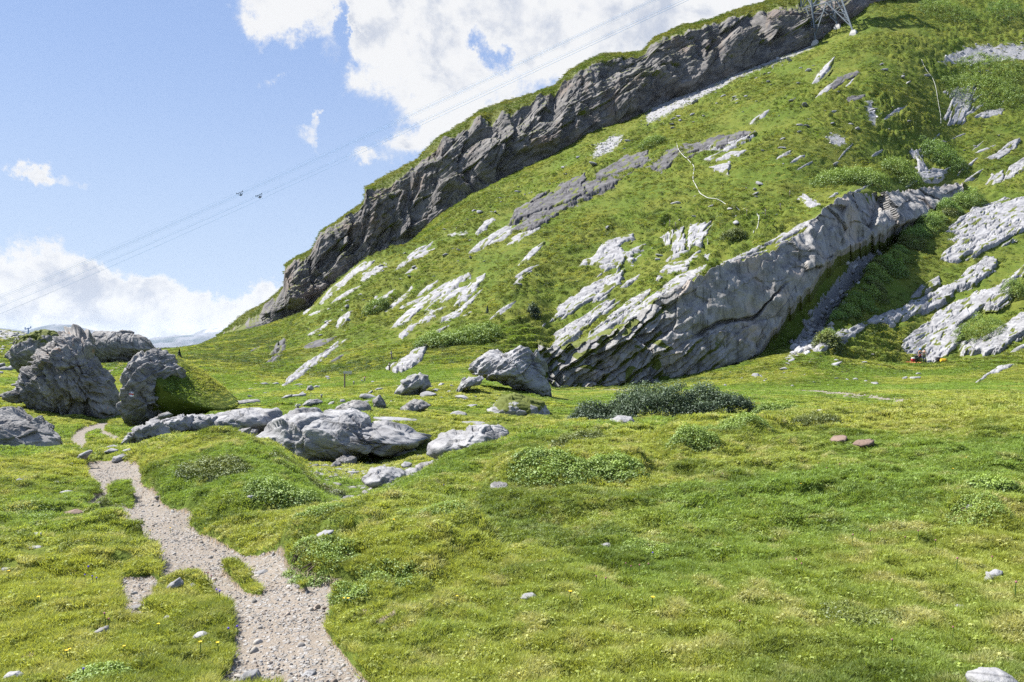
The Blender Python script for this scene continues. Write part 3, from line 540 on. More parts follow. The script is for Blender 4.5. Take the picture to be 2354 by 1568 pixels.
led = ((np.abs((strat % 1) - .5) * 2) ** 2 * .7 + (np.abs(((strat * 2.7 + .3) % 1) - .5) * 2) ** 3 * .35) * lam
qk = np.stack([q2[:, 0] * .9 + q2[:, 2] * .35, q2[:, 1], q2[:, 2] * 1.25 - q2[:, 0] * .5], -1).astype(np.float32); o_, t_, e_ = cells(qk, 700, 320, qk.min(0), qk.max(0))
o3, t3, e3 = cells(qk, 3000, 321, qk.min(0), qk.max(0))
blk = o_ * .75 + t_ * .18 - .6 * sstep(e_, .35, 0) + o3 * .45 + t3 * .18 - .35 * sstep(e3, .16, 0)
fin = fbm(q2 * np.array([.6, .6, .9]), 6, 315, gain=.6) * 1.25
push = but + flu + led + blk + fin
hgt = np.clip((kv - lv) / 110.0, .15, 1.0); hgt = np.broadcast_to(hgt, RV.shape).ravel()
Vc[:, 1] -= push * fade * hgt; Vc[:, 0] += (blk + fin * 1.2) * .55 * fade * hgt; Vc[:, 2] += (fin * .5 + blk * .3) * fade * hgt
nn = gradn(Vc, nR, nC); up = np.abs(nn[:, 2])
moss = np.clip(RG.ravel() * .95 + sstep(up, .5, .85) * .65 * (RT.ravel() > .35) + sstep(RT.ravel(), .80, 1.0) * .35 * (fbm(q * .12, 2, 318) + .5), 0, 1)
tag(mesh_np('cliff', Vc, gridfaces(nR, nC), M['dark'], attrs={'moss': moss}), 'dark grey-brown cliff band with grassy ledges rising along the skyline', 'cliff', kind='structure')
CAPROW = Vc.reshape(nR, nC, 3)[nf:nf + ng]

# ------------------------------------------------------------------ the streaked grey wall
WU = np.arange(1236, 2214, 1.5); u = WU; nC = len(u)
wb = along([(1236, 850), (1255, 880), (1270, 892), (1340, 893), (1400, 891), (1500, 884), (1600, 858), (1700, 833), (1745, 808), (1780, 748), (1850, 668), (1900, 600), (1925, 574), (1990, 548), (2100, 508), (2160, 470), (2214, 442)], u) 
wbn = fbm(np.stack([u * .05, u * 0, u * 0], -1), 5, 401) * 24 * (.3 + .7 * sstep(u, 1740, 1800))
wt = along([(1236, 795), (1262, 800), (1330, 788), (1400, 765), (1450, 738), (1500, 692), (1560, 660), (1600, 640), (1650, 610), (1700, 598), (1770, 580), (1820, 550), (1850, 530), (1880, 495), (1920, 458), (1961, 439), (2036, 442), (2113, 434), (2190, 424), (2214, 420)], u)
wtn = fbm(np.stack([u * .08, u * 0, u * 0], -1), 4, 402) * 9
bd = along([(1236, 98), (1270, 96.2), (1500, 96.5), (1600, 97.2), (1700, 98.5), (1780, 100), (1870, 104.5), (2000, 120), (2100, 133), (2214, 148)], u)
td = along([(1236, 99.2), (1330, 98.6), (1500, 99.2), (1600, 100.4), (1700, 102), (1780, 104.2), (1870, 110), (2000, 126.5), (2100, 140), (2214, 152)], u)
rows = []; nu_, nf, nb = 14, 120, 16
for i in range(nu_):
    t = 1 - i / nu_; rows.append((wb + wbn + 40 * t, bd + 5.5 * t, -t * np.ones(nC)))
for i in range(nf):
    t = i / (nf - 1); rows.append((wb + (wt - wb) * t + wtn * t ** 7 + wbn * (1 - t) ** 6, bd + (td - bd) * t ** 1.4, t * np.ones(nC)))
for i in range(1, nb + 1):
    t = i / nb; dd = td + 5.5 * t; g = CY - sample(Zs, (u - CX) / F * dd, dd) / dd * F
    rows.append(((wt + wtn * (1 - t)) * (1 - t) + g * t - 4 * math.sin(t * 3.14) + 6 * t, dd, (1 + t) * np.ones(nC)))
RV = np.array([r[0] for r in rows]); RD = np.array([r[1] for r in rows]); RT = np.array([r[2] for r in rows]); nR = len(rows)
Vw = at(np.broadcast_to(u, RV.shape), RV, RD).reshape(-1, 3); q = Vw.astype(np.float32); rt = RT.ravel(); uw = np.broadcast_to(u, RV.shape).ravel()
q2 = q + np.stack([fbm(q * .15, 2, 411)] * 3, -1) * 2
inner = sstep(rt, -.1, .08) * sstep(rt, 2.0, 1.5)
leftz = sstep(uw, 1640, 1440); lowz = sstep(rt, .48, .22) * sstep(uw, 1800, 1560)      # slabby and broken on the low side, smooth in the high panel
diag = q2[:, 0] * .62 - q2[:, 2] * .78; saw = (diag * .55 % 1.0); saw2 = ((diag * 1.35 + noise3(q2 * .2, 412)) % 1.0)
rough = np.clip(leftz + lowz * .8, 0, 1)
push = (saw * .75 + saw2 * .40) * rough + fbm(q * .16, 3, 413) * 1.4 + fbm(q * .9, 5, 414) * (.20 + .30 * rough)
qk = np.stack([q2[:, 0] * .8 + q2[:, 2] * .5, q2[:, 1], (q2[:, 2] * .8 - q2[:, 0] * .5) * 1.7], -1).astype(np.float32); o_, t_, e_ = cells(qk, 110, 420, qk.min(0), qk.max(0)); o3, t3, e3 = cells(qk, 800, 421, qk.min(0), qk.max(0))
fr = np.clip(rough + sstep(uw, 1820, 1900) * .8, .42, 1)
push += (o_ * .45 + t_ * .10 - .35 * sstep(e_, .22, 0)) * fr + (o3 * .16 + t3 * .10 - .14 * sstep(e3, .10, 0)) * fr
push -= .6 * sstep(np.abs(noise3(q2 * np.array([.13, .13, .07]), 415)), .15, .0) * (.6 + .5 * rough)
push -= 1.5 * sstep(np.abs(rt - .40 - .05 * noise3(q * .15, 416)), .035, .0) * sstep(uw, 1560, 1640) * sstep(uw, 1830, 1760)
Vw[:, 1] -= push * inner; Vw[:, 2] += .30 * fbm(q * .8, 3, 417) * inner
moss = np.clip(sstep(rt, 1.05, 1.5) * .75 + 1.0 * rough * sstep(noise3(q2 * np.array([.55, .55, .75]), 418) + .7 * (saw < .22) + .4 * (rt - .5), .22, .6) + .8 * sstep(rt, -.2, -.6), 0, 1)
tag(mesh_np('rock_wall', Vw, gridfaces(nR, nC), M['wall'], attrs={'moss': moss}), 'overhanging pale grey rock wall with dark vertical water streaks above the meadow', 'rock wall', kind='structure')

# ------------------------------------------------------------------ bedrock slabs that break through the turf
def slab(label, poly, H, mat, seed):
    P = np.asarray(poly); x0, y0 = P.min(0) - 5; x1, y1 = P.max(0) + 5
    us = np.arange(x0, x1, 1.5); vs = np.arange(y1, y0, -1.5); U, Vv = np.meshgrid(us, vs); nr, nc = U.shape
    qp = P - P.mean(0); e = np.linalg.eigh(qp.T @ qp)[1][:, 1]; e = e if e[0] > 0 else -e        # grain follows the long axis
    wd_ = np.clip(np.ptp((-qp[:, 0] * e[1] + qp[:, 1] * e[0])) * .5, 4, 60); al = U * e[0] + Vv * e[1]; cr = -U * e[1] + Vv * e[0]
    n1 = fbm(np.stack([al * .035, cr * .16, U * 0 + seed], -1), 5, 500, gain=.6)
    sd = polysd(U, Vv, P) + n1 * min(9, wd_ * .42) + 1
    sd = sd - min(10, wd_ * .5) * sstep(noise3(np.stack([al * .012, cr * .085, U * 0 + seed + 3], -1), 509), .26, .48) * sstep(sd, 0, 6)
    d = hit(U, Vv, 60.0); d = 1 / blur1(blur1(1 / d, 7, 0), 7, 1)
    W3 = at(U, Vv, d).reshape(-1, 3); q = W3.astype(np.float32)
    a = ((U * e[0] + Vv * e[1]) * .02).ravel(); b = ((-U * e[1] + Vv * e[0]) * .16).ravel()
    wv = fbm(np.stack([a * 2, b * .5, a * 0 + seed], -1), 3, 502) * .9
    kar = 1 - np.abs(noise3(np.stack([a, b + wv, a * 0 + seed], -1), 503)) * 2.2
    kar2 = 1 - np.abs(noise3(np.stack([a * 2.2, b * 2.2 + wv * 2, a * 0 + seed], -1), 504)) * 2.0
    crk = sstep(np.abs(noise3(np.stack([a * .8, b * .55 + wv, a * 0 + seed + 7], -1), 505)), .10, .0)
    bn = (-(U - P.mean(0)[0]) * e[1] + (Vv - P.mean(0)[1]) * e[0]).ravel(); bn = bn / (np.abs(bn).max() + 1e-6)
    h = -.30 + (H * .62 * (1 + .55 * bn) + .30) * sstep(sd.ravel(), -2, 4) + (.10 * np.minimum(kar, .7) + .045 * kar2 - .24 * crk) * sstep(sd.ravel(), 0, 6) * (.5 + H * .8) + .07 * fbm(q * .8, 3, 506) + .14 * np.round(fbm(q * .25, 2, 507) * 2.5) / 2.5
    W3[:, 2] += h * .8; W3[:, 1] -= h * .45
    keep = (sd[:-1, :-1] > -5) & (sd[1:, 1:] > -5)
    mo = np.clip(.9 * sstep(sd.ravel(), 2, -4) + .85 * sstep(fbm(np.stack([a * 2.2, b * .9, a * 0 + seed], -1), 4, 508), .16, .34) * (1 if d.mean() > 104 or mat != 'slab' else .7), 0, 1)
    vv, ff, at_ = compact(W3, gridfaces(nr, nc, keep), {'moss': mo})
    o = mesh_np('rock_outcrop', vv, ff, M[mat], attrs=at_, loc=vv.mean(0)); return tag(o, label, 'rock slab', 'slabs of bedrock breaking through the slope')
for i, (lab, poly, H, mt) in enumerate(SLABS): slab(lab, poly, H, mt, i * 3.7)
for i, (lab, poly, H, mt) in enumerate(SMALL): slab(lab, poly, H, mt, 300 + i * 2.3)

# ------------------------------------------------------------------ boulders and rock outcrops shaped from their outlines
_ICO = {}
def ico(n):
    if n not in _ICO:
        bm = bmesh.new(); bmesh.ops.create_icosphere(bm, subdivisions=n, radius=1); bm.verts.ensure_lookup_table()
        _ICO[n] = (np.array([v.co[:] for v in bm.verts]), np.array([[v.index for v in f.verts] for f in bm.faces])); bm.free()
    return _ICO[n]
FOOT = []          # ground ellipses that rocks stand on, kept free of tufts
def rock(name, label, poly, thick, mat, d=None, dmin=0.0, sub=6, tilt=35, rough=1.0, moss=.0, cat='boulder', group=None, back=.30, sink=.25, cap=0.0, seed=None, block=1.0, flank=False):
    P = np.asarray(poly, float); seed = seed if seed is not None else int(abs(P.sum())) % 997
    base = P[P[:, 1] > P[:, 1].max() - .22 * np.ptp(P[:, 1])].mean(0)
    if d is None: d = float(hit(base[0], P[:, 1].max() - 1, dmin, ACCT, VT))
    else: d = float(np.clip(hit(base[0], P[:, 1].max() - 2, d * .8, ACCT, VT), d * .82, d * 1.2))
    dc = d + thick * back; px = dc / F
    c = P.mean(0) * .5 + .5 * (P.max(0) + P.min(0)) / 2
    th = np.linspace(-math.pi, math.pi, 721); R = np.zeros(721); Q = np.roll(P, -1, 0); dx, dy = np.cos(th), -np.sin(th)
    for a, b in zip(P, Q):
        ex, ey = b - a; den = dx * ey - dy * ex; den = np.where(np.abs(den) < 1e-9, 1e-9, den)
        t = ((a[0] - c[0]) * ey - (a[1] - c[1]) * ex) / den; s = ((a[0] - c[0]) * dy - (a[1] - c[1]) * dx) / den
        R = np.where((t > 0) & (s >= -.001) & (s <= 1.001), np.maximum(R, t), R)
    X, Fc = ico(sub); ang = np.arctan2(X[:, 2], X[:, 0]); rho = np.sqrt(X[:, 0] ** 2 + X[:, 2] ** 2)
    r = np.interp(ang, th, R) * rho ** .82 * px
    L = np.stack([np.cos(ang) * r, X[:, 1] * (np.abs(X[:, 1]) ** -.25 if False else 1) * thick / 2, np.sin(ang) * r], -1)
    size = max(np.ptp(P[:, 0]), np.ptp(P[:, 1])) * px; hz = np.ptp(P[:, 1]) * px
    nrm = L / np.array([np.ptp(P[:, 0]) * px / 2, thick / 2, hz / 2]) ** 2; nrm /= np.linalg.norm(nrm, axis=1, keepdims=True) + 1e-9
    s = 1.0 / size; ct, st = math.cos(math.radians(tilt)), math.sin(math.radians(tilt))
    q = (L + seed * 3.1).astype(np.float32)
    qw = q + np.stack([fbm(q * s * 2.2, 2, 601), fbm(q * s * 2.2, 2, 602), fbm(q * s * 2.2, 2, 603)], -1) * size * .07
    bed = (qw[:, 0] * st + qw[:, 2] * ct + qw[:, 1] * .15) * s
    pl = lambda fr, e: (np.abs(((bed * fr) % 1) - .5) * 2) ** e
    qc = np.stack([qw[:, 0] * ct - qw[:, 2] * st, qw[:, 1], bed / s * 1.9], -1).astype(np.float32); lo, hi = qc.min(0), qc.max(0); hs = min(1, 1.9 * hz / size); big_ = sub >= 5
    o1, t1, e1 = cells(qc, 26 if big_ else 9, seed + 1, lo, hi); disp = (.022 * o1 * block + .12 * t1 * s) * hs
    disp -= .022 * sstep(e1 * s, .016, .0) * hs * (1 if big_ else .3)
    if big_:
        o2, t2, e2 = cells(qc, 210, seed + 2, lo, hi); disp += (.010 * o2 * block + .13 * t2 * s - .010 * sstep(e2 * s, .010, 0)) * hs
    disp = (disp + (.028 * fbm(q * s * 2.0, 3, 605) + .014 * pl(9, 2) + .010 * pl(23, 3) + .020 * fbm(qw * s * np.array([9, 9, 14]), 5, 606) + .009 * fbm(q * s * 45, 3, 607)) * hs) * rough * size
    edge = 1 - .55 * (1 - np.abs(X[:, 1])) ** 2
    L2 = L + nrm * (disp * edge)[:, None]
    low = sstep(X[:, 2], -.45, -1.0); L2[:, 2] -= low * sink
    Wp = L2 + at(c[0], c[1], dc)
    up = X[:, 2] * .5 + nrm[:, 2] * .5
    mo = np.clip(moss * sstep(up + .55 * fbm(q * s * 6, 3, 609), .15, .65) + cap * sstep(up + .25 * fbm(q * s * 8, 2, 610), .45, .7), 0, 1)
    if flank: mo = np.maximum(mo, sstep(L[:, 0] / size + .10 * fbm(q * s * 7, 3, 611), .10, .22) * sstep(X[:, 2], -.75, -.35))
    b0 = at(base[0], P[:, 1].max(), dc)
    o = mesh_np(name, Wp, Fc, M[mat], attrs={'moss': mo}, loc=b0, smooth=True)
    FOOT.append((b0[0], b0[1], np.ptp(P[:, 0]) * px * .5, thick * .5, b0[2]))
    return tag(o, label, cat, group)
rock('boulder', 'mossy dark boulder leaning behind the tall cracked boulders', Z1([(85,510),(150,430),(250,330),(330,285),(390,262),(480,285),(520,320),(520,480),(400,560),(300,600),(210,630),(130,570)]), 4.0, 'grey', d=60, moss=.75, tilt=70)
rock('boulder', 'broad dark boulder on the skyline in front of the blue mountains', Z1([(785,380),(850,345),(895,295),(950,280),(1010,292),(1080,282),(1115,285),(1130,300),(1200,300),(1280,333),(1320,380),(1345,420),(1368,442),(1300,505),(1220,545),(1100,565),(950,552),(830,530),(785,470)]), 8.0, 'grey', sub=7, d=82, moss=.1, tilt=80, rough=.6)
rock('boulder', 'tall cracked boulder with a rusty lichened top beside the path', Z1([(370,520),(470,375),(550,318),(620,282),(700,298),(740,348),(782,390),(792,500),(842,560),(892,640),(902,690),(942,720),(952,780),(992,840),(1002,900),(1027,960),(1022,1075),(930,1040),(760,1000),(660,980),(500,880),(400,700)]), 4.4, 'greyl', sub=7, d=46, tilt=60, rough=1.9, moss=.15)
rock('boulder', 'slanting slabby grey boulder leaning on the tall cracked boulder', Z1([(105,875),(230,640),(360,530),(470,515),(600,555),(720,600),(770,625),(745,700),(690,800),(705,930),(705,1000),(640,1040),(480,1015),(330,965),(230,900)]), 3.4, 'grey', sub=7, d=44, tilt=38, rough=1.5, moss=.2)
rock('boulder', 'pointed grey boulder with a painted trail mark beside a grassy hump', Z1([(1185,835),(1205,740),(1190,690),(1210,620),(1295,505),(1400,452),(1465,480),(1520,545),(1570,600),(1600,700),(1640,850),(1650,990),(1500,1020),(1400,1050),(1290,1112),(1225,1085),(1218,960),(1204,880)]), 4.2, 'grey', sub=7, d=41, tilt=-62, rough=1.3, moss=.08)
hump = rock('mound', 'grassy hump leaning on the pointed boulder', Z1([(1430,470),(1520,545),(1610,590),(1700,672),(1850,792),(1960,880),(2095,975),(1950,1010),(1640,1040),(1480,1050),(1400,900)]), 6.5, 'turf', sub=6, d=39.6, tilt=20, rough=.30, moss=0, cat='mound', back=.36); hump['kind'] = 'structure'
HUMP = np.array([v.co[:] for v in hump.data.vertices]) + np.array(hump.location); HN = np.array([v.normal[:] for v in hump.data.vertices])
rock('boulder', 'low layered grey boulder at the bottom of the boulder slope', Z1([(-260,1040),(-120,985),(0,975),(60,1028),(200,1108),(330,1188),(440,1268),(452,1320),(474,1385),(300,1400),(130,1378),(0,1358),(-200,1340)]), 3.4, 'grey', sub=7, d=30, tilt=25, rough=1.2, moss=.1)
rock('rock_outcrop', 'jointed grey ledge block below the pointed boulder, nearest the path', Z1([(1150,1285),(1235,1155),(1420,1098),(1442,1215),(1290,1290)]), 2.2, 'pale', d=30.6, tilt=12, cat='rock outcrop', rough=1.4, moss=.15, block=2)
rock('rock_outcrop', 'jointed grey ledge block below the grassy hump, middle of its row', Z1([(1422,1100),(1560,1060),(1692,1045),(1705,1160),(1570,1185),(1440,1218)]), 2.2, 'pale', d=31, tilt=10, cat='rock outcrop', rough=1.4, moss=.15, block=2)
rock('rock_outcrop', 'jointed grey ledge block below the grassy hump, beside the long jointed outcrop', Z1([(1698,1045),(1880,1033),(1990,1038),(1965,1135),(1870,1172),(1708,1162)]), 2.2, 'pale', d=31.3, tilt=8, cat='rock outcrop', rough=1.4, moss=.15, block=2)
rock('boulder', 'long thin pale slab in the turf behind the whaleback rock', Z2([(985,618),(1100,620),(1300,638),(1295,658),(1100,646),(1000,636)]), 1.4, 'slab', d=37, sub=5, tilt=4, rough=.8)
rock('boulder', 'thin pale slab in the turf behind the pale wedge', Z2([(1575,652),(1700,652),(1860,672),(1850,690),(1700,676),(1590,668)]), 1.3, 'slab', d=38, sub=5, tilt=4, rough=.8)
rock('boulder', 'pale slab step in front of the jointed outcrop', Z2([(-60,735),(0,715),(60,725),(55,760),(0,772),(-50,765)]), 1.0, 'pale', d=28.8, sub=5, tilt=4, rough=1.2)
rock('boulder', 'pale fractured block under the tail of the whaleback rock', Z2([(1010,850),(1090,815),(1200,840),(1290,835),(1280,870),(1150,885),(1030,880)]), 1.3, 'pale', d=28, sub=5, tilt=10, rough=1.2)
rock('boulder', 'flat slab boulder lying atop the low layered ledge', Z1([(1335,1085),(1400,1045),(1500,1005),(1550,1020),(1520,1055),(1440,1105),(1360,1110)]), 1.0, 'grey', d=30.6, sub=5, tilt=15)
rock('rock_outcrop', 'jointed pale outcrop between the low ledge and the great whaleback rock', Z2([(-130,640),(-60,600),(0,585),(150,566),(340,576),(398,620),(382,655),(260,705),(220,745),(40,745),(-60,745),(-130,700)]), 2.6, 'pale', d=32, tilt=10, cat='rock outcrop', moss=.12, block=1.6)
rock('boulder', 'smooth leaning boulder, larger of the pair against the whaleback rock', Z2([(45,752),(100,702),(166,692),(160,760),(148,785),(90,770)]), .7, 'grey', d=28.5, sub=5, rough=.7)
rock('boulder', 'smooth leaning boulder, smaller of the pair against the whaleback rock', Z2([(148,745),(190,697),(222,702),(208,772),(170,790)]), .6, 'grey', d=28.2, sub=5, rough=.7)
rock('rock_outcrop', 'great pale whaleback rock in the middle of the meadow, largest of the low outcrops', Z2([(218,745),(300,688),(400,618),(520,588),(860,593),(950,645),(965,690),(1100,713),(1200,718),(1275,755),(1375,760),(1345,795),(1300,815),(1220,845),(1090,810),(1010,830),(960,880),(900,912),(860,912),(720,902),(500,892),(400,862),(270,830)]), 4.4, 'pale', sub=7, d=29.5, tilt=22, cat='rock outcrop', moss=.18, rough=1.15, block=1.6)
rock('rock_outcrop', 'pale wedge of rock capped with turf, next to the whaleback rock', Z2([(1365,795),(1450,758),(1620,728),(1650,698),(1800,678),(1862,698),(1904,730),(1914,782),(1882,825),(1700,860),(1600,902),(1450,880),(1368,830)]), 3.0, 'pale', d=30, tilt=12, cat='rock outcrop', moss=.35, rough=1.15, block=1.6)
rock('boulder', 'small grey rock at the tail of the pale wedge', Z2([(1905,800),(1940,785),(2000,782),(2040,795),(2000,820),(1915,832)]), .9, 'grey', d=29, sub=5, tilt=5)
rock('boulder', 'flat layered rock in the grass behind the pale wedge', Z2([(1980,730),(2040,725),(2095,760),(2050,765),(1985,750)]), .9, 'grey', d=33, sub=4, tilt=5)
rock('rock_outcrop', 'flat cracked pale rock floor in the hollow', Z2([(928,1018),(1000,978),(1120,958),(1200,998),(1215,1075),(1100,1115),(1050,1088),(940,1048)]), 1.6, 'pale', d=22.5, tilt=5, cat='rock outcrop', sub=5, back=.1)
rock('boulder', 'long smooth white rock half sunk at the edge of the hollow', Z2([(1245,1078),(1330,1000),(1450,948),(1490,940),(1440,992),(1300,1062)]), 1.2, 'slab', d=23.5, tilt=25, sub=5, rough=.6)
rock('boulder', 'ribbed rock between the rock floor and the long white rock', Z2([(1205,985),(1290,968),(1335,1000),(1245,1050),(1212,1040)]), .9, 'pale', d=23.8, sub=5, tilt=0)
rock('boulder', 'tilted pale block under the pale wedge', Z2([(1425,900),(1460,880),(1540,905),(1520,935),(1440,942)]), .8, 'pale', d=27.5, sub=5, tilt=-30)
rock('boulder', 'brownish block wedged under the turf in the hollow', Z2([(1280,950),(1320,930),(1400,920),(1420,950),(1370,980),(1290,975)]), .8, 'grey', d=26.5, sub=5)
rock('boulder', 'small pale stone block beside the turf cushions in the hollow', Z2([(1185,940),(1210,920),(1255,935),(1250,960),(1200,965)]), .5, 'pale', d=26, sub=4)
rock('boulder', 'flat rock step at the bottom of the hollow', Z2([(840,1185),(880,1165),(1035,1160),(1000,1192),(850,1205)]), .9, 'pale', d=19.5, sub=5, tilt=2)
rock('boulder', 'leaning flat stone at the near end of the hollow', Z2([(702,1190),(740,1188),(792,1215),(740,1240)]), .5, 'pale', d=17.2, sub=4, tilt=-10)
rock('boulder', 'thin flat stone in the green side of the hollow', Z2([(600,1088),(640,1090),(700,1112),(680,1120),(610,1102)]), .6, 'pale', d=20.5, sub=4, tilt=-10)
rock('boulder', 'broken flat stones in the turf of the hollow', Z2([(700,1115),(750,1112),(795,1128),(770,1148),(720,1140)]), .6, 'pale', d=20, sub=4, tilt=4)
rock('boulder', 'wedge-shaped stone at the foot of the whaleback rock', Z2([(745,905),(800,880),(870,900),(880,930),(800,950)]), .9, 'grey', d=27.8, sub=5)
rock('boulder', 'small stone in the shadow of the whaleback rock', Z2([(705,945),(740,920),(775,935),(770,962),(715,965)]), .5, 'grey', d=26.6, sub=4)
rock('boulder', 'big light grey boulder with a jagged top leaning before the wall foot', Z2([(1645,295),(1700,238),(1780,198),(1900,210),(1945,170),(1985,148),(2042,168),(2082,210),(2135,290),(2195,430),(2195,485),(2150,490),(2060,450),(2000,412),(1900,372),(1760,352),(1660,335)]), 5.5, 'pale', sub=7, d=70, tilt=-35, moss=.05, rough=1.0)
rock('boulder', 'round pale boulder under a thick moss cap', Z2([(1758,620),(1772,575),(1790,540),(1850,490),(1950,472),(2050,498),(2140,522),(2190,600),(2185,640),(2100,655),(1990,668),(1880,660),(1780,648)]), 5.0, 'slab', d=54, tilt=10, moss=.85, rough=.8)
rock('boulder', 'smooth white dome of rock near the mossy boulder', Z2([(1475,632),(1520,593),(1560,583),(1620,598),(1648,648)]), 2.6, 'slab', d=49, sub=5, rough=.5, tilt=10)
rock('boulder', 'shattered pale boulder half buried in the mossy knoll', Z2([(1148,445),(1200,368),(1300,332),(1352,348),(1374,402),(1342,442),(1250,484),(1160,485)]), 3.0, 'pale', d=65, sub=5, moss=.45, rough=1.2, tilt=-40)
rock('boulder', 'pale rock cluster on the knoll below the jagged boulder', Z2([(1545,455),(1600,368),(1660,346),(1745,358),(1705,405),(1610,418),(1575,455)]), 2.4, 'pale', d=62, sub=5, moss=.4, rough=1.1, tilt=-20)
rock('boulder', 'low dark boulder sunk in the knoll grass', Z2([(718,580),(800,528),(900,512),(965,540),(985,580),(860,590)]), 2.6, 'grey', d=49, sub=5, moss=.25, tilt=10)
rock('boulder', 'upright dark boulder in the knoll grass', Z2([(998,505),(1040,472),(1084,542),(1052,570),(1008,555)]), 1.4, 'grey', d=52, sub=5, tilt=70)
rock('boulder', 'brown-faced boulder with a grass cap below the shattered boulder', Z2([(1168,605),(1200,542),(1250,512),(1330,512),(1385,545),(1290,592),(1250,625)]), 2.2, 'grey', d=50, sub=5, moss=.3)
rock('boulder', 'pale flat boulder in the meadow beside a low fence post', Z2([(515,545),(555,508),(620,498),(655,520),(600,548)]), 1.6, 'pale', d=54, sub=5, tilt=20)
rock('boulder', 'tooth-shaped grey stone on the flat meadow', Z2([(545,445),(560,410),(580,410),(602,440),(570,448)]), .9, 'pale', d=68, sub=4)
rock('boulder', 'grey stone in the meadow, larger of the two below the steep streak', Z2([(478,485),(515,455),(545,465),(535,485),(500,492)]), 1.0, 'pale', d=60, sub=4)
rock('boulder', 'long low grey rock in the meadow near the grassy boulder', Z2([(48,538),(70,515),(140,503),(215,503),(245,520),(200,532),(100,540)]), 1.6, 'grey', d=54, sub=5, tilt=5)
rock('boulder', 'flat pale stone in the meadow under the steep streak', Z2([(375,495),(410,475),(452,470),(450,485),(400,500)]), 1.0, 'pale', d=60, sub=4, tilt=10)
rock('boulder', 'square speckled grey block on the near green hill', [(1127,1114),(1132,1111),(1166,1112),(1170,1130),(1150,1134),(1128,1135)], .6, 'grey', d=15.6, sub=5, rough=.7, tilt=5)
rock('boulder', 'round grey boulder in front of the juniper thicket', [(1400,985),(1402,966),(1420,956),(1450,957),(1462,972),(1455,985)], .9, 'pale', d=29, sub=5, rough=.6, tilt=5)
rock('boulder', 'speckled grey dome alone on the flat meadow below the wheel track', [(1989,944),(1993,934),(2005,930),(2018,933),(2025,943),(2005,946)], 1.2, 'pale', d=52, sub=5, rough=.6)
rock('boulder', 'dark grassy rock sunk in the green mound with dwarf shrubs', [(1235,1085),(1250,1058),(1272,1052),(1300,1060),(1310,1080),(1270,1096)], .8, 'grey', d=18.5, sub=5, moss=.5)
rock('boulder', 'small upright grey rock in long grass beside the juniper thicket', [(1868,962),(1874,945),(1888,940),(1900,950),(1890,965)], .7, 'pale', d=33, sub=4, moss=.3)
rock('boulder', 'reddish flat stone on the near meadow, larger of the pair', [(1962,1022),(1975,1014),(2003,1010),(2006,1020),(1985,1030),(1966,1030)], .45, 'brown', sub=4, tilt=5, rough=1.2)
rock('boulder', 'reddish flat stone on the near meadow, smaller of the pair', [(1908,1014),(1922,1006),(1944,1002),(1942,1012),(1925,1018)], .4, 'brown', sub=4, tilt=5, rough=1.2)

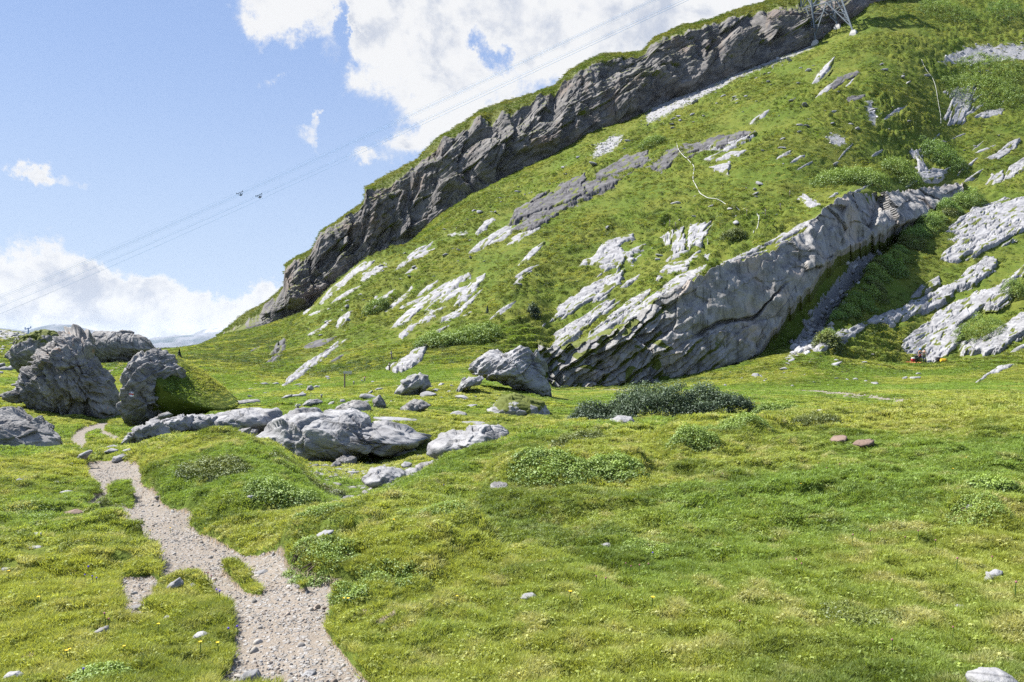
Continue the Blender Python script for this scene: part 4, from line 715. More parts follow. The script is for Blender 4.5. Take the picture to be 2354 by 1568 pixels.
# stones lying in the near turf: each a thing of its own
NEAR = [('white pointed stone in the middle of the near meadow', [(1377,1262),(1380,1252),(1400,1250),(1410,1256),(1404,1264)], 'slab'), ('rounded beige stone low in the near meadow', [(1193,1376),(1205,1367),(1225,1366),(1234,1373),(1215,1379)], 'pale'),
 ('long pale slanting stone on the lush bank beside the path', [(714,1250),(722,1236),(745,1226),(768,1222),(764,1230),(740,1240)], 'pale'), ('thin pale stone on top of the lush bank', [(745,1216),(760,1208),(782,1206),(775,1213)], 'pale'),
 ('white jagged stone in tufts at the right of the near meadow', [(2262,1340),(2272,1322),(2290,1312),(2306,1316),(2295,1330),(2275,1345)], 'slab'), ('pale round stone beside a dark shrub tuft', [(2214,1182),(2218,1166),(2232,1160),(2242,1168),(2236,1182)], 'pale'),
 ('large smooth pale rock at the bottom corner of the meadow', [(2222,1590),(2230,1556),(2260,1545),(2300,1548),(2330,1562),(2340,1590)], 'pale'), ('flat pale stone in the turf strip between path and pit', [(438,1472),(450,1459),(470,1453),(480,1460),(462,1475)], 'pale'),
 ('wedge-shaped grey stone at the tip of the turf strip', [(376,1364),(390,1344),(410,1333),(422,1348),(400,1360)], 'pale'), ('small pale stone touching the wedge-shaped stone', [(428,1352),(440,1342),(450,1346),(440,1356)], 'pale'),
 ('dark flat stone lying in the bare soil pit', [(296,1407),(300,1396),(326,1392),(331,1400),(322,1409)], 'grey'), ('long low humped stone in the left meadow', [(84,1288),(100,1277),(130,1270),(165,1270),(183,1280),(160,1282),(120,1280)], 'pale'),
 ('flat brown stone beside a green tuft near the path', [(134,1186),(148,1176),(175,1172),(198,1180),(185,1190),(150,1190)], 'brown'), ('pale low stone pair in the turf below the humped stone', [(247,1294),(262,1286),(285,1288),(302,1294),(280,1299)], 'pale'),
 ('pale flat stone at the left edge of the meadow', [(-6,1310),(10,1303),(40,1302),(48,1308),(20,1313)], 'pale'), ('long thin stone above the humped stone', [(45,1262),(62,1256),(100,1255),(105,1260),(70,1265)], 'pale'),
 ('white flat stone high in the left meadow', [(61,1231),(72,1226),(92,1226),(95,1231),(75,1233)], 'slab'), ('small white stone at the left edge, above the long thin stone', [(0,1244),(8,1240),(24,1240),(22,1245)], 'slab'),
 ('thin pale stone between the white stone and the left edge', [(8,1265),(15,1259),(30,1257),(26,1263)], 'pale'), ('flat pale stone on the grass island in the path', [(578,1326),(590,1316),(608,1311),(620,1318),(605,1328)], 'pale'),
 ('mossy grey stone in the bottom left tussocks', [(205,1462),(222,1450),(245,1442),(252,1452),(232,1460)], 'grey'), ('white stone in the bottom left corner', [(8,1560),(18,1548),(38,1547),(54,1558),(30,1566)], 'slab'),
 ('pale stone embedded in the path at the bottom of the picture', [(690,1556),(702,1546),(725,1545),(728,1554),(708,1562)], 'pale'), ('block of pale stone at the lower edge of the path', [(545,1570),(560,1550),(590,1545),(600,1560),(590,1580)], 'pale'),
 ('pale stone by the soil pit, round one', [(370,1428),(380,1417),(395,1416),(394,1425),(380,1431)], 'pale'), ('round stone at the upper bend of the path', [(354,1145),(362,1139),(368,1142),(366,1148)], 'pale'),
 ('pale rounded stone on the side of the green hump', [(565,1147),(570,1140),(582,1140),(584,1148),(574,1152)], 'pale'), ('flat white stone on the side of the green hump', [(623,1148),(634,1144),(648,1148),(636,1152)], 'slab'),
 ('dark-edged flat stone on the green hump beside the white one', [(650,1145),(660,1141),(675,1149),(668,1151)], 'pale'), ('small grey stone where the path meets the hollow stones', [(155,1070),(160,1064),(170,1066),(168,1073)], 'pale'),
 ('small pale stone on the upper left meadow', [(38,1104),(44,1100),(52,1104),(46,1110)], 'pale'), ('flat grey stone on the upper left meadow', [(120,1110),(132,1105),(143,1109),(132,1114)], 'pale'),
 ('long flat stone across the upper left meadow', [(137,1132),(150,1128),(170,1131),(165,1136)], 'pale'), ('grey stone low in the middle left turf', [(88,1189),(98,1182),(110,1186),(104,1191)], 'pale'),
 ('pale slab stone standing before the upper path', [(174,1060),(185,1047),(205,1037),(212,1040),(200,1055),(182,1064)], 'pale'), ('flat pale slab stone at the path bend, uppermost', [(245,1028),(258,1024),(275,1028),(270,1033),(250,1033)], 'pale'),
 ('flat pale slab stone at the path bend, beside the turf bank', [(281,1036),(296,1032),(312,1034),(302,1041),(284,1041)], 'pale'), ('flat pale slab stone at the path bend, in the middle', [(238,1040),(255,1032),(272,1036),(270,1043),(250,1042)], 'pale'),
 ('rounded pale slab leaning on the turf bank of the path', [(258,1064),(262,1052),(280,1047),(292,1050),(286,1060),(270,1070)], 'pale'), ('white stone low in the right meadow grass', [(2195,1400),(2205,1392),(2220,1394),(2216,1402)], 'pale'),
 ('small stone in the middle of the near meadow', [(1038,1450),(1043,1444),(1053,1442),(1052,1449)], 'pale'), ('pale stone near the bottom left tussocks', [(86,1398),(92,1392),(100,1393),(98,1399)], 'pale')]
for i, (lab, P_, mt) in enumerate(NEAR):
    P_ = np.array(P_, float); wd = np.ptp(P_[:, 0]); d_ = float(hit(P_[:, 0].mean(), P_[:, 1].max() - 2, 0, ACCT, VT)) ; tk = max(.12, wd * d_ / F * .75)
    P_[:, 1] -= np.ptp(P_[:, 1]) * .12
    rock('stone', lab, P_, tk, mt, d=d_, sub=4, rough=.75, cat='stone', tilt=8, sink=.03, back=.42, moss=.0, seed=i * 13 + 5)

# ------------------------------------------------------------------ plants: blades, leaves and how they are scattered
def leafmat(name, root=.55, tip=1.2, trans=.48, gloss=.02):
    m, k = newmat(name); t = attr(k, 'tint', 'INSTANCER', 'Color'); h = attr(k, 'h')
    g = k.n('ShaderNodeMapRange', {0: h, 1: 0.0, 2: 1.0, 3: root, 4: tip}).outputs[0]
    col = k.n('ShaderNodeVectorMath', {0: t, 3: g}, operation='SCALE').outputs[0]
    d = k.n('ShaderNodeBsdfDiffuse', {0: col}); tr = k.n('ShaderNodeBsdfTranslucent', {0: k.n('ShaderNodeVectorMath', {0: col, 1: (1.15, 1.1, .7)}, operation='MULTIPLY').outputs[0]})
    a = k.n('ShaderNodeMixShader', {0: trans, 1: d.outputs[0], 2: tr.outputs[0]})
    gl = k.n('ShaderNodeBsdfGlossy', {0: rgb(.8, .9, .9), 1: .6}); b = k.n('ShaderNodeMixShader', {0: gloss, 1: a.outputs[0], 2: gl.outputs[0]})
    k.n('ShaderNodeOutputMaterial', {0: b.outputs[0]}); return m
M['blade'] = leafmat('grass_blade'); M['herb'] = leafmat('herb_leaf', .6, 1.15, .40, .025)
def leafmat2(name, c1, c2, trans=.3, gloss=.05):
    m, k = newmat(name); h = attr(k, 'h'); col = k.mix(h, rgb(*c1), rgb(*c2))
    d = k.n('ShaderNodeBsdfDiffuse', {0: col}); tr = k.n('ShaderNodeBsdfTranslucent', {0: col}); a = k.n('ShaderNodeMixShader', {0: trans, 1: d.outputs[0], 2: tr.outputs[0]})
    gl = k.n('ShaderNodeBsdfGlossy', {0: rgb(.8, .9, .9), 1: .6}); b = k.n('ShaderNodeMixShader', {0: gloss, 1: a.outputs[0], 2: gl.outputs[0]})
    k.n('ShaderNodeOutputMaterial', {0: b.outputs[0]}); return m
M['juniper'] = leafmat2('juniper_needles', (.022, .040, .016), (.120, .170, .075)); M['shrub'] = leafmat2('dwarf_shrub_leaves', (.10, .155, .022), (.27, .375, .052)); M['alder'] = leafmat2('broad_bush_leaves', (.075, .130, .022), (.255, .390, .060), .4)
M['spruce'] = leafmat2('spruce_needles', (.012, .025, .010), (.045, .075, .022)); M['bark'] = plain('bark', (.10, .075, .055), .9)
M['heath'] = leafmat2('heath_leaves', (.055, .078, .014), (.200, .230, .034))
def blades(n, rad, hgt, wid, lean, seed, bend=.5, dome=0.0):
    g = np.random.default_rng(seed); a = g.uniform(0, 6.283, n); r = rad * np.sqrt(g.uniform(0, 1, n)); ln = g.uniform(.55, 1, n) * hgt
    p = np.stack([r * np.cos(a), r * np.sin(a), -.08 * hgt + dome * np.sqrt(np.maximum(0, 1 - (r / (rad * 1.05)) ** 2))], -1)
    b = a + g.normal(0, .9, n); l = lean * g.uniform(.2, 1, n) + lean * .6 * r / rad
    dirn = np.stack([np.cos(b) * l, np.sin(b) * l, np.ones(n)], -1); dirn /= np.linalg.norm(dirn, axis=1, keepdims=True)
    wa = g.uniform(0, 3.14, n); sd = np.stack([np.cos(wa), np.sin(wa), np.zeros(n)], -1) * wid * g.uniform(.6, 1.2, n)[:, None]
    mid = p + dirn * ln[:, None] * .55; d2 = dirn * np.array([1 + bend * 2, 1 + bend * 2, 1]); d2 /= np.linalg.norm(d2, axis=1, keepdims=True); tipp = mid + d2 * ln[:, None] * .5
    V = np.stack([p - sd / 2, p + sd / 2, mid - sd * .42, mid + sd * .42, tipp], 1).reshape(-1, 3); i = np.arange(n)[:, None] * 5
    return V, np.concatenate([i + [0, 1, 3], i + [0, 3, 2], i + [2, 3, 4]]), np.tile([0, 0, .6, .6, 1.0], n)
def leaves(pts, nrm, size, g, asp=.55):
    n = len(pts); t = np.cross(nrm, g.normal(size=(n, 3))); t /= np.linalg.norm(t, axis=1, keepdims=True) + 1e-9; b = np.cross(nrm, t); s = size * g.uniform(.6, 1.3, n)[:, None]
    V = np.stack([pts - t * s * .5, pts + b * s * asp * .5 + nrm * s * .08, pts + t * s * .5, pts - b * s * asp * .5 + nrm * s * .08], 1).reshape(-1, 3); i = np.arange(n)[:, None] * 4
    return V, i + [0, 1, 2, 3]
def proto(name, V, Fc, h, mat):
    o = mesh_np(name, V, Fc, mat, smooth=False, attrs={'h': h}); COL.objects.unlink(o); return o
def herbproto(name, n, rad, hgt, size, seed):
    g = np.random.default_rng(seed); a = g.uniform(0, 6.283, n); r = rad * np.sqrt(g.uniform(0, 1, n)); zz = hgt * np.sqrt(np.maximum(0, 1 - (r / rad) ** 2)) * g.uniform(.25, 1, n)
    p = np.stack([r * np.cos(a), r * np.sin(a), zz], -1); nr_ = np.stack([p[:, 0] / rad, p[:, 1] / rad, np.full(n, .8)], -1) + g.normal(0, .45, (n, 3)); nr_ /= np.linalg.norm(nr_, axis=1, keepdims=True)
    V, Fc = leaves(p, nr_, size, g); return proto(name, V, Fc, np.repeat(zz / hgt, 4), M['herb'])
def scatter(name, P_, rot, scl, tint, pick, protos, label, group=None):
    me = bpy.data.meshes.new(name); me.vertices.add(len(P_)); me.vertices.foreach_set('co', np.asarray(P_, np.float32).ravel())
    me.attributes.new('rot', 'FLOAT_VECTOR', 'POINT').data.foreach_set('vector', np.asarray(rot, np.float32).ravel())
    me.attributes.new('scl', 'FLOAT_VECTOR', 'POINT').data.foreach_set('vector', np.asarray(scl, np.float32).ravel())
    me.attributes.new('tint', 'FLOAT_VECTOR', 'POINT').data.foreach_set('vector', np.asarray(tint, np.float32).ravel())
    me.attributes.new('pick', 'INT', 'POINT').data.foreach_set('value', np.asarray(pick, np.int32))
    o = bpy.data.objects.new(name, me); COL.objects.link(o)
    cl = bpy.data.collections.new(name + '_kinds')
    for i, p in enumerate(protos): p.name = '%s_kind_%02d' % (name, i); cl.objects.link(p)
    g = bpy.data.node_groups.new(name, 'GeometryNodeTree'); g.interface.new_socket('Geometry', in_out='INPUT', socket_type='NodeSocketGeometry'); g.interface.new_socket('Geometry', in_out='OUTPUT', socket_type='NodeSocketGeometry')
    N, Lk = g.nodes, g.links; gi = N.new('NodeGroupInput'); go = N.new('NodeGroupOutput'); ip = N.new('GeometryNodeInstanceOnPoints'); ci = N.new('GeometryNodeCollectionInfo')
    ci.inputs['Collection'].default_value = cl; ci.inputs['Separate Children'].default_value = True; ci.inputs['Reset Children'].default_value = True
    def na(nm, ty): a = N.new('GeometryNodeInputNamedAttribute'); a.data_type = ty; a.inputs[0].default_value = nm; return a.outputs[0]
    Lk.new(gi.outputs[0], ip.inputs['Points']); Lk.new(ci.outputs[0], ip.inputs['Instance']); ip.inputs['Pick Instance'].default_value = True
    Lk.new(na('pick', 'INT'), ip.inputs['Instance Index']); Lk.new(na('rot', 'FLOAT_VECTOR'), ip.inputs['Rotation']); Lk.new(na('scl', 'FLOAT_VECTOR'), ip.inputs['Scale'])
    Lk.new(ip.outputs[0], go.inputs[0]); md = o.modifiers.new('scatter', 'NODES'); md.node_group = g
    return tag(o, label, kind='stuff')
def spread_pts(n, d0, d1, u0=-150, u1=2520, power=2.0):
    d = (RNG.uniform(d0 ** power, d1 ** power, n)) ** (1 / power); u = RNG.uniform(u0, u1, n); x = (u - CX) / F * d
    vis = sample(VT, x, d) - sample(ACCT, x, d) < 30
    x, d = x[vis], d[vis]; return x, d, zat(x, d)
def clear_of_rocks(x, y, z):
    ok = np.ones(len(x), bool)
    for (a, b, ra, rb, zz) in FOOT: ok &= (((x - a) / max(ra, .05)) ** 2 + ((y - b) / max(rb, .05)) ** 2) > .9
    return ok
PAL = np.array([[.250, .345, .048], [.385, .415, .080], [.120, .180, .026], [.540, .500, .240], [.190, .305, .050]])
def tint_at(x, y, z, fine=1.0):
    p = np.stack([x, y, z], -1); a = fbm(p * .12, 4, 901); b = fbm(p * .7 * fine, 4, 902); c = fbm(p * 2.6 * fine, 2, 903); n = len(x)
    wts = np.stack([np.full(n, .55), sstep(a, -.2, .4) * 1.1, sstep(b, .0, .5) * 1.4, sstep(c + .5 * a, .05, .6) * .85, sstep(-a, -.1, .4)], -1) + RNG.uniform(0, .28, (n, 5)) + np.array([0, .10, 0, .16, 0]) * (y < 45)[:, None]; wts = wts ** 2.2; wts /= wts.sum(1, keepdims=True)
    return (wts @ PAL) * RNG.uniform(.75, 1.25, (n, 1)) * np.array([1, 1, 1])
def surf_tilt(x, y):
    e = .15 * np.maximum(1, y / 40); return (zat(x + e, y) - zat(x - e, y)) / (2 * e), (zat(x, y + e) - zat(x, y - e)) / (2 * e)
def sow(name, label, n, d0, d1, size, protos, thin=None, power=2.0, u0=-150, u1=2520, tintf=None, follow=.6, flat=1.0):
    x, y, z = spread_pts(n, d0, d1, u0, u1, power)
    ok = (RNG.uniform(0, 1, len(x)) > sample(path_m, x, y) * 1.6) & (RNG.uniform(0, 1, len(x)) > sample(slab_m, x, y) * 1.5) & (RNG.uniform(0, 1, len(x)) > sample(trk_m, x, y)) & clear_of_rocks(x, y, z)
    ok &= RNG.uniform(0, 1, len(x)) > sample(scree_m, x, y) * .85
    if thin is not None: ok &= thin(x, y, z)
    x, y, z = x[ok], y[ok], z[ok]; gx, gy = surf_tilt(x, y); n = len(x)
    s = size * RNG.uniform(.6, 1.35, n) * (1 + .25 * fbm(np.stack([x, y, z], -1) * 1.1, 2, 911)); wdt = RNG.uniform(.85, 1.2, n)
    rot = np.stack([np.arctan(gy) * follow, -np.arctan(gx) * follow, RNG.uniform(0, 6.28, n) * 1.0], -1)
    rot[:, :2] = rot[:, :2] * .0 + np.stack([np.arctan(gy) * follow * np.cos(rot[:, 2]) - np.arctan(gx) * follow * np.sin(rot[:, 2]) * -1, -(np.arctan(gy) * follow * np.sin(rot[:, 2]) + np.arctan(gx) * follow * np.cos(rot[:, 2]))], -1) if False else rot[:, :2]
    t = tint_at(x, y, z) if tintf is None else tintf(x, y, z)
    scatter(name, np.stack([x, y, z - .01 * s], -1), rot, np.stack([s * wdt, s * wdt, s * flat * RNG.uniform(.8, 1.2, n)], -1), t, RNG.integers(0, len(protos), n), protos, label)
    return n
NB = lambda n, rad, hgt, wid, lean, seed, **k: proto('tuft', *blades(n, rad, hgt, wid, lean, seed, **k), M['blade'])
cnt = 0
cnt += sow('grass', 'short alpine grass close to the path, blade by blade', 84000, 3.4, 9.5, .068, [NB(24, .55, .85, .055, .6, s) for s in (1, 2, 3, 4)] + [herbproto('herb', 34, .6, .42, .26, 5)])
cnt += sow('grass', 'short alpine grass and herbs of the middle meadow', 125000, 9.0, 21, .098, [NB(26, .6, .75, .085, .7, s) for s in (11, 12, 13)] + [herbproto('herb', 40, .62, .42, .24, 15), herbproto('herb', 40, .62, .55, .2, 16)])
cnt += sow('grass', 'meadow grass around the outcrops and the juniper', 120000, 20, 50, .18, [NB(30, .62, .55, .12, .7, s) for s in (21, 22)] + [herbproto('herb', 46, .62, .42, .22, 25)])
cnt += sow('grass', 'short turf of the valley floor', 105000, 48, 106, .34, [NB(34, .65, .34, .17, .9, s, dome=.12) for s in (31, 32)] + [herbproto('herb', 46, .65, .34, .2, 35)], flat=.8)
lump = lambda x, y, z: RNG.uniform(0, 1, len(x)) < np.clip(.45 + 1.4 * sample(relief, x, y), .12, 1)
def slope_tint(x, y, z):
    t = tint_at(x, y, z, .5); dk = sstep(1.3 * sample(sh(riser), x, y) - .45 - .3 * sample(sh(ter2), x, y) + 1.1 * fbm(np.stack([x * .05, y * .05, z * .12], -1), 3, 921), -.3, .35)  # tufts tinted darker on terrace risers as painted shade, and in heath patches
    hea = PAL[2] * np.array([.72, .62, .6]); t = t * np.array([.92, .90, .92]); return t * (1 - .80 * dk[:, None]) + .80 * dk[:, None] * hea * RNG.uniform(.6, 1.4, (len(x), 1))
cnt += sow('grass', 'grass tussocks and low heath on the mountain slope, with shade tinted on the terrace risers', 270000, 86, 240, .46, [NB(40, .65, .34, .20, .8, s, dome=.22) for s in (41, 42)] + [herbproto('herb', 60, .68, .42, .17, 45), herbproto('herb', 60, .68, .5, .15, 46)], thin=lump, flat=.8, power=1.6, tintf=slope_tint)
sel = (HN[:, 2] > .1) & (RNG.uniform(0, 1, len(HN)) < .5); hp_ = HUMP[sel]; n = len(hp_)
scatter('grass', hp_, np.stack([RNG.normal(0, .3, n), RNG.normal(0, .3, n), RNG.uniform(0, 6, n)], -1), RNG.uniform(.10, .24, n)[:, None] * [1, 1, .8], tint_at(hp_[:, 0], hp_[:, 1], hp_[:, 2]), RNG.integers(0, 2, n), [NB(30, .62, .5, .12, .8, 61), herbproto('herb', 46, .62, .42, .22, 65)], 'turf of the grassy hump by the pointed boulder')
# turf cap on the cliff
cp = CAPROW.reshape(-1, 3); cp = cp[(cp[:, 2] < 110) & (RNG.uniform(0, 1, len(cp)) < .45)]; n = len(cp)
scatter('grass', cp + RNG.normal(0, .2, cp.shape) * [1, 1, .3], np.stack([RNG.normal(0, .1, n), RNG.normal(0, .1, n), RNG.uniform(0, 6, n)], -1), (RNG.uniform(.35, .9, n))[:, None] * [1, 1, .7], tint_at(cp[:, 0], cp[:, 1], cp[:, 2]) * .55, RNG.integers(0, 2, n), [NB(40, .65, .34, .2, .8, 51, dome=.22), herbproto('herb', 60, .68, .42, .17, 55)], 'turf hanging over the rim of the dark cliff')

def heath_tint(x, y, z): return np.array([[.085, .125, .022]]) * RNG.uniform(.55, 1.5, (len(x), 1)) * (1 + .5 * fbm(np.stack([x, y, z], -1) * .1, 2, 923)[:, None] * np.array([1.2, .5, .3]))
heathy = lambda x, y, z: (RNG.uniform(0, 1, len(x)) < .9 * sstep(fbm(np.stack([x * .035, y * .035, z * .07], -1), 3, 924) + .25 * fbm(np.stack([x * .2, y * .15, z * .5], -1), 2, 925), .02, .3) + .04)
cnt += sow('heath', 'dark cushions of heath dotted over the mountain slope', 15000, 86, 230, 1.0, [herbproto('herb', 110, .68, .40, .13, 71), herbproto('herb', 110, .68, .46, .12, 72), herbproto('herb', 90, .6, .36, .14, 73)], thin=heathy, flat=.75, power=1.6, tintf=heath_tint)
# loose stone: gravel on the path, scree on the slope
def chip(X, seed, n=13):
    g = np.random.default_rng(seed); N_ = g.normal(size=(n, 3)); N_ /= np.linalg.norm(N_, axis=1, keepdims=True); h = g.uniform(.55, .95, n); c = X @ N_.T
    return X * np.minimum(1.1, np.where(c > .05, h / np.maximum(c, .05), 9).min(1))[:, None]
def pebble(name, seed, flat, mat):
    X, Fc = ico(2); V = chip(X, int(seed * 10) + 1) * np.array([.58, .46, flat]); return proto(name, V, Fc, np.ones(len(V)), mat)
m, k = newmat('loose_stone'); t = attr(k, 'tint', 'INSTANCER', 'Color'); c = k.mix(k.noise(k.n('ShaderNodeTexCoord').outputs['Object'], 3, 4), t, k.n('ShaderNodeVectorMath', {0: t, 3: .6}, operation='SCALE').outputs[0]); finish(k, c, .9); M['loose'] = m
def strew(name, label, n, d0, d1, size, mask, thr, tintc, flat, var=.25, power=2.0, u0=-150, u1=2520):
    x, y, z = spread_pts(n, d0, d1, u0, u1, power); ok = RNG.uniform(0, 1, len(x)) < mask(x, y) * thr; x, y, z = x[ok], y[ok], z[ok]; n = len(x); gx, gy = surf_tilt(x, y)
    s = size * RNG.uniform(.35, 1, n) ** 1.6 * 2.0; tt = np.array(tintc)[RNG.integers(0, len(tintc), n)] * RNG.uniform(1 - var, 1 + var, (n, 1))
    return scatter(name, np.stack([x, y, z + s * flat * .12 + (.012 if d1 < 40 else 0)], -1), np.stack([RNG.normal(0, .22, n) + np.arctan(gy) * .5, RNG.normal(0, .22, n), RNG.uniform(0, 6.28, n)], -1), s[:, None] * RNG.uniform(.7, 1.3, (n, 3)), tt, RNG.integers(0, 4, n), [pebble('pebble', i * 3.3, flat, M['loose']) for i in range(4)], label)
GT = [(.34, .33, .32), (.25, .235, .22), (.40, .375, .34), (.30, .25, .21)]
strew('gravel', 'loose gravel lying on the worn footpath', 170000, 3.5, 30, .017, lambda x, y: sample(path_m, x, y) ** 3 * np.clip(.35 + .8 * fbm(np.stack([x, y, y * 0], -1) * 1.2, 2, 931), .04, 1), .55, GT, .45, power=1.4, u0=150, u1=1050)
strew('gravel', 'scattered larger stones of the worn footpath', 5000, 4, 32, .042, lambda x, y: sample(path_m, x, y) ** 2, .35, GT, .4, power=1.4, u0=150, u1=1050)
ST = [(.48, .48, .50), (.36, .36, .375), (.26, .26, .27), (.40, .39, .385)]
strew('scree', 'grey scree lying in fans on the upper slope', 90000, 90, 240, .36, lambda x, y: sample(scree_m, x, y) * np.clip(.45 + fbm(np.stack([x, y, y * 0], -1) * .16, 3, 933), .05, 1), .55, ST, .4, power=1.5)

strew('scree', 'broken flat stones in the hollow below the pale outcrops', 7000, 15, 31, .13, lambda x, y: sample(hollow_m, x, y) * np.clip(.15 + fbm(np.stack([x, y, y * 0], -1) * .5, 2, 934), .02, 1), .4, [(.30, .30, .31), (.22, .22, .225), (.26, .25, .24)], .2, power=1.5, u0=650, u1=1060)
strew('scree', 'fallen rock in the dark gully beside the wall', 9000, 92, 135, .55, lambda x, y: sample(scree_m, x, y) * (x > 35), .5, ST, .5, power=1.5, u0=1780, u1=2100)
# bushes: clumps of small leaves over stems, each a thing
def bush(name, label, u, v, wpx, hpx, mat, leaf, nclump, per, d=None, cat='bush', group=None, depth=.7, seed=0, dmin=0.0, lump=1.0, tall=1.0):
    g = np.random.default_rng(seed + 100); d = d or float(hit(u, v, dmin, ACCT, VT)); px = d / F; W_, H_ = wpx * px, hpx * px; D_ = W_ * depth
    x0 = (u - CX) / F * d; a = g.uniform(0, 6.283, nclump); r = np.sqrt(g.uniform(0, 1, nclump)); cx, cy = np.cos(a) * r, np.sin(a) * r
    prof = np.sqrt(np.maximum(0, 1 - r ** 2 * .97)); bumpy = 1 + .38 * lump * noise3(np.stack([cx * 2.6, cy * 2.6, cx * 0 + seed], -1), 940)
    zz = H_ * prof * bumpy * g.uniform(.35, 1.0, nclump) ** .45; X = x0 + cx * W_ / 2; Y = d + cy * D_ / 2 + D_ * .3; gz = zat(X, np.maximum(Y, 2)); Cn = np.stack([X, Y, gz + zz * tall], -1)
    cr = leaf * 2.6; off = g.normal(size=(nclump, per, 3)); off /= np.linalg.norm(off, axis=2, keepdims=True); off *= g.uniform(.3, 1, (nclump, per, 1)) ** .5 * cr * [1, 1, .75]
    P_ = (Cn[:, None] + off).reshape(-1, 3); nr_ = (off / cr + np.array([0, 0, .55]) + g.normal(0, .4, off.shape)).reshape(-1, 3); nr_ /= np.linalg.norm(nr_, axis=1, keepdims=True)
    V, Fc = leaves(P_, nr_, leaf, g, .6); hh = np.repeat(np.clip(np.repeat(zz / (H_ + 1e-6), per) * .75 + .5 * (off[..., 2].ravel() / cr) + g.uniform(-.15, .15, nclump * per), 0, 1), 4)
    loc = np.array([x0, d + D_ * .3, float(zat(x0, d + D_ * .3)[0])]); e = tag(empty(name, loc), label, cat, group)
    f = mesh_np('foliage', V, Fc, mat, smooth=False, attrs={'h': hh}, loc=loc); f.parent = e; f.location = (0, 0, 0)
    mb = MB()
    for i in range(9):
        j = g.integers(0, nclump); p = Cn[j] - loc; b = np.array([p[0] * .25, p[1] * .25, -.05]); p = p * [.8, .8, .6]; mb.tube([b, b * .5 + p * .5, p], [leaf * .16 + .01, leaf * .12 + .008, .006], 5)
    mb.build('stem', M['bark'], e); return e
bush('juniper_thicket', 'wide dark green juniper thicket on the crest of the near meadow', 1530, 975, 445, 78, M['juniper'], .085, 2600, 16, d=35, cat='shrub', depth=.42, seed=1, lump=2.3)
bush('juniper_thicket', 'low tail end of dark juniper beside the tall grass rock', 1800, 962, 120, 34, M['shrub'], .07, 420, 14, d=34, cat='shrub', depth=.6, seed=2)
for i, (u, v, ww, hh, mt, lab) in enumerate([(1275, 1098, 190, 40, 'shrub', 'dense dwarf shrub mound around the sunk dark rock'), (1420, 1100, 130, 38, 'shrub', 'dwarf shrub clump in the dip right of the sunk dark rock'), (1600, 1030, 110, 46, 'shrub', 'dark dwarf shrub clump below the juniper thicket'),
    (1700, 985, 150, 34, 'shrub', 'long dwarf shrub row at the foot of the juniper thicket'), (1340, 1010, 120, 34, 'heath', 'reddish green dwarf shrub mound before the round boulder'), (740, 1310, 120, 60, 'shrub', 'lush leafy shrub bank beside the long slanting stone'), (870, 1325, 190, 52, 'shrub', 'lush leafy shrub bank along the bare soil step'),
    (1000, 1180, 150, 34, 'shrub', 'leafy shrub mound on the rim of the hollow'), (640, 1150, 150, 50, 'shrub', 'leafy shrubs on the shady side of the green hump'), (720, 1185, 100, 46, 'shrub', 'leafy shrub at the lower end of the green hump'), (480, 1100, 150, 34, 'heath', 'low shrubs on the path side of the green hump'),
    (800, 1380, 70, 34, 'shrub', 'small round shrub tuft between path and side trail'), (2270, 1195, 110, 44, 'shrub', 'dark shrub tuft beside the pale round stone'), (2290, 1130, 80, 30, 'shrub', 'small dark shrub high on the right meadow'), (1880, 975, 110, 40, 'heath', 'grassy shrub mound at the end of the juniper row'),
    (700, 1100, 150, 26, 'heath', 'dark heath carpet in the shade of the hollow'), (870, 1045, 170, 26, 'heath', 'rounded turf cushion under the whaleback rock'), (940, 1030, 110, 26, 'heath', 'turf cushion beside the pale wedge of rock'), (215, 1565, 110, 44, 'shrub', 'leafy dark green herb clump at the bottom of the left meadow'),
    (1490, 1280, 90, 18, 'shrub', 'low herb tuft next to the white pointed stone'), (690, 1295, 60, 36, 'shrub', 'dark tuft at the path edge under the lush bank'), (240, 1165, 60, 20, 'heath', 'turf island with dark edge in the upper path'), (60, 1195, 120, 22, 'shrub', 'flat leafy patch on the upper left meadow'), (2000, 1430, 140, 22, 'heath', 'olive heath patch on the right meadow')]):
    bush('dwarf_shrub', lab, u, v, ww * (1.35 if v > 1150 else 1.15), hh * (.20 if v > 1150 else .5), M[mt], .022 if v > 1150 else .036, int(ww * 4.2), 13, lump=2.4, cat='shrub', group='dwarf shrubs on the near meadow', seed=10 + i, depth=.75)
RB_ = np.random.default_rng(91)
for i in range(30):
    t_ = i / 29; u = 1895 + 320 * t_ + RB_.normal(0, 12); off_ = abs(RB_.normal(0, 1)) * 26 * (1 - .5 * t_); d_ = float(np.interp(u, [1895, 1930, 2000, 2100, 2200], [98, 105, 115, 128, 140])) - off_ * .10; ww = RB_.uniform(28, 74); mt_ = ('alder', 'alder', 'shrub', 'heath')[RB_.integers(0, 4)]
    bush('bush', 'bush of the leafy thicket on the ridge between the dark gully and the white slabs', u + off_ * .6, 700, ww, ww * RB_.uniform(.22, .42), M[mt_], RB_.uniform(.13, .21), int(ww * 4), 13, lump=2.2, d=d_, group='bushes of the ridge thicket', seed=60 + i, depth=.7)
for i, (u, v, ww, hh, lf, lab) in enumerate([(2268, 786, 112, 44, .12, 'dense green juniper cushion growing on the huge white slab'), (2338, 690, 50, 40, .14, 'dark green bush patch at the upper edge of the huge white slab')]):
    bush('bush', lab, u, v, ww, hh, M['shrub'], lf, int(ww * 5), 14, dmin=60, lump=1.5, group='bushes by the climbing slabs', seed=95 + i, depth=.9)
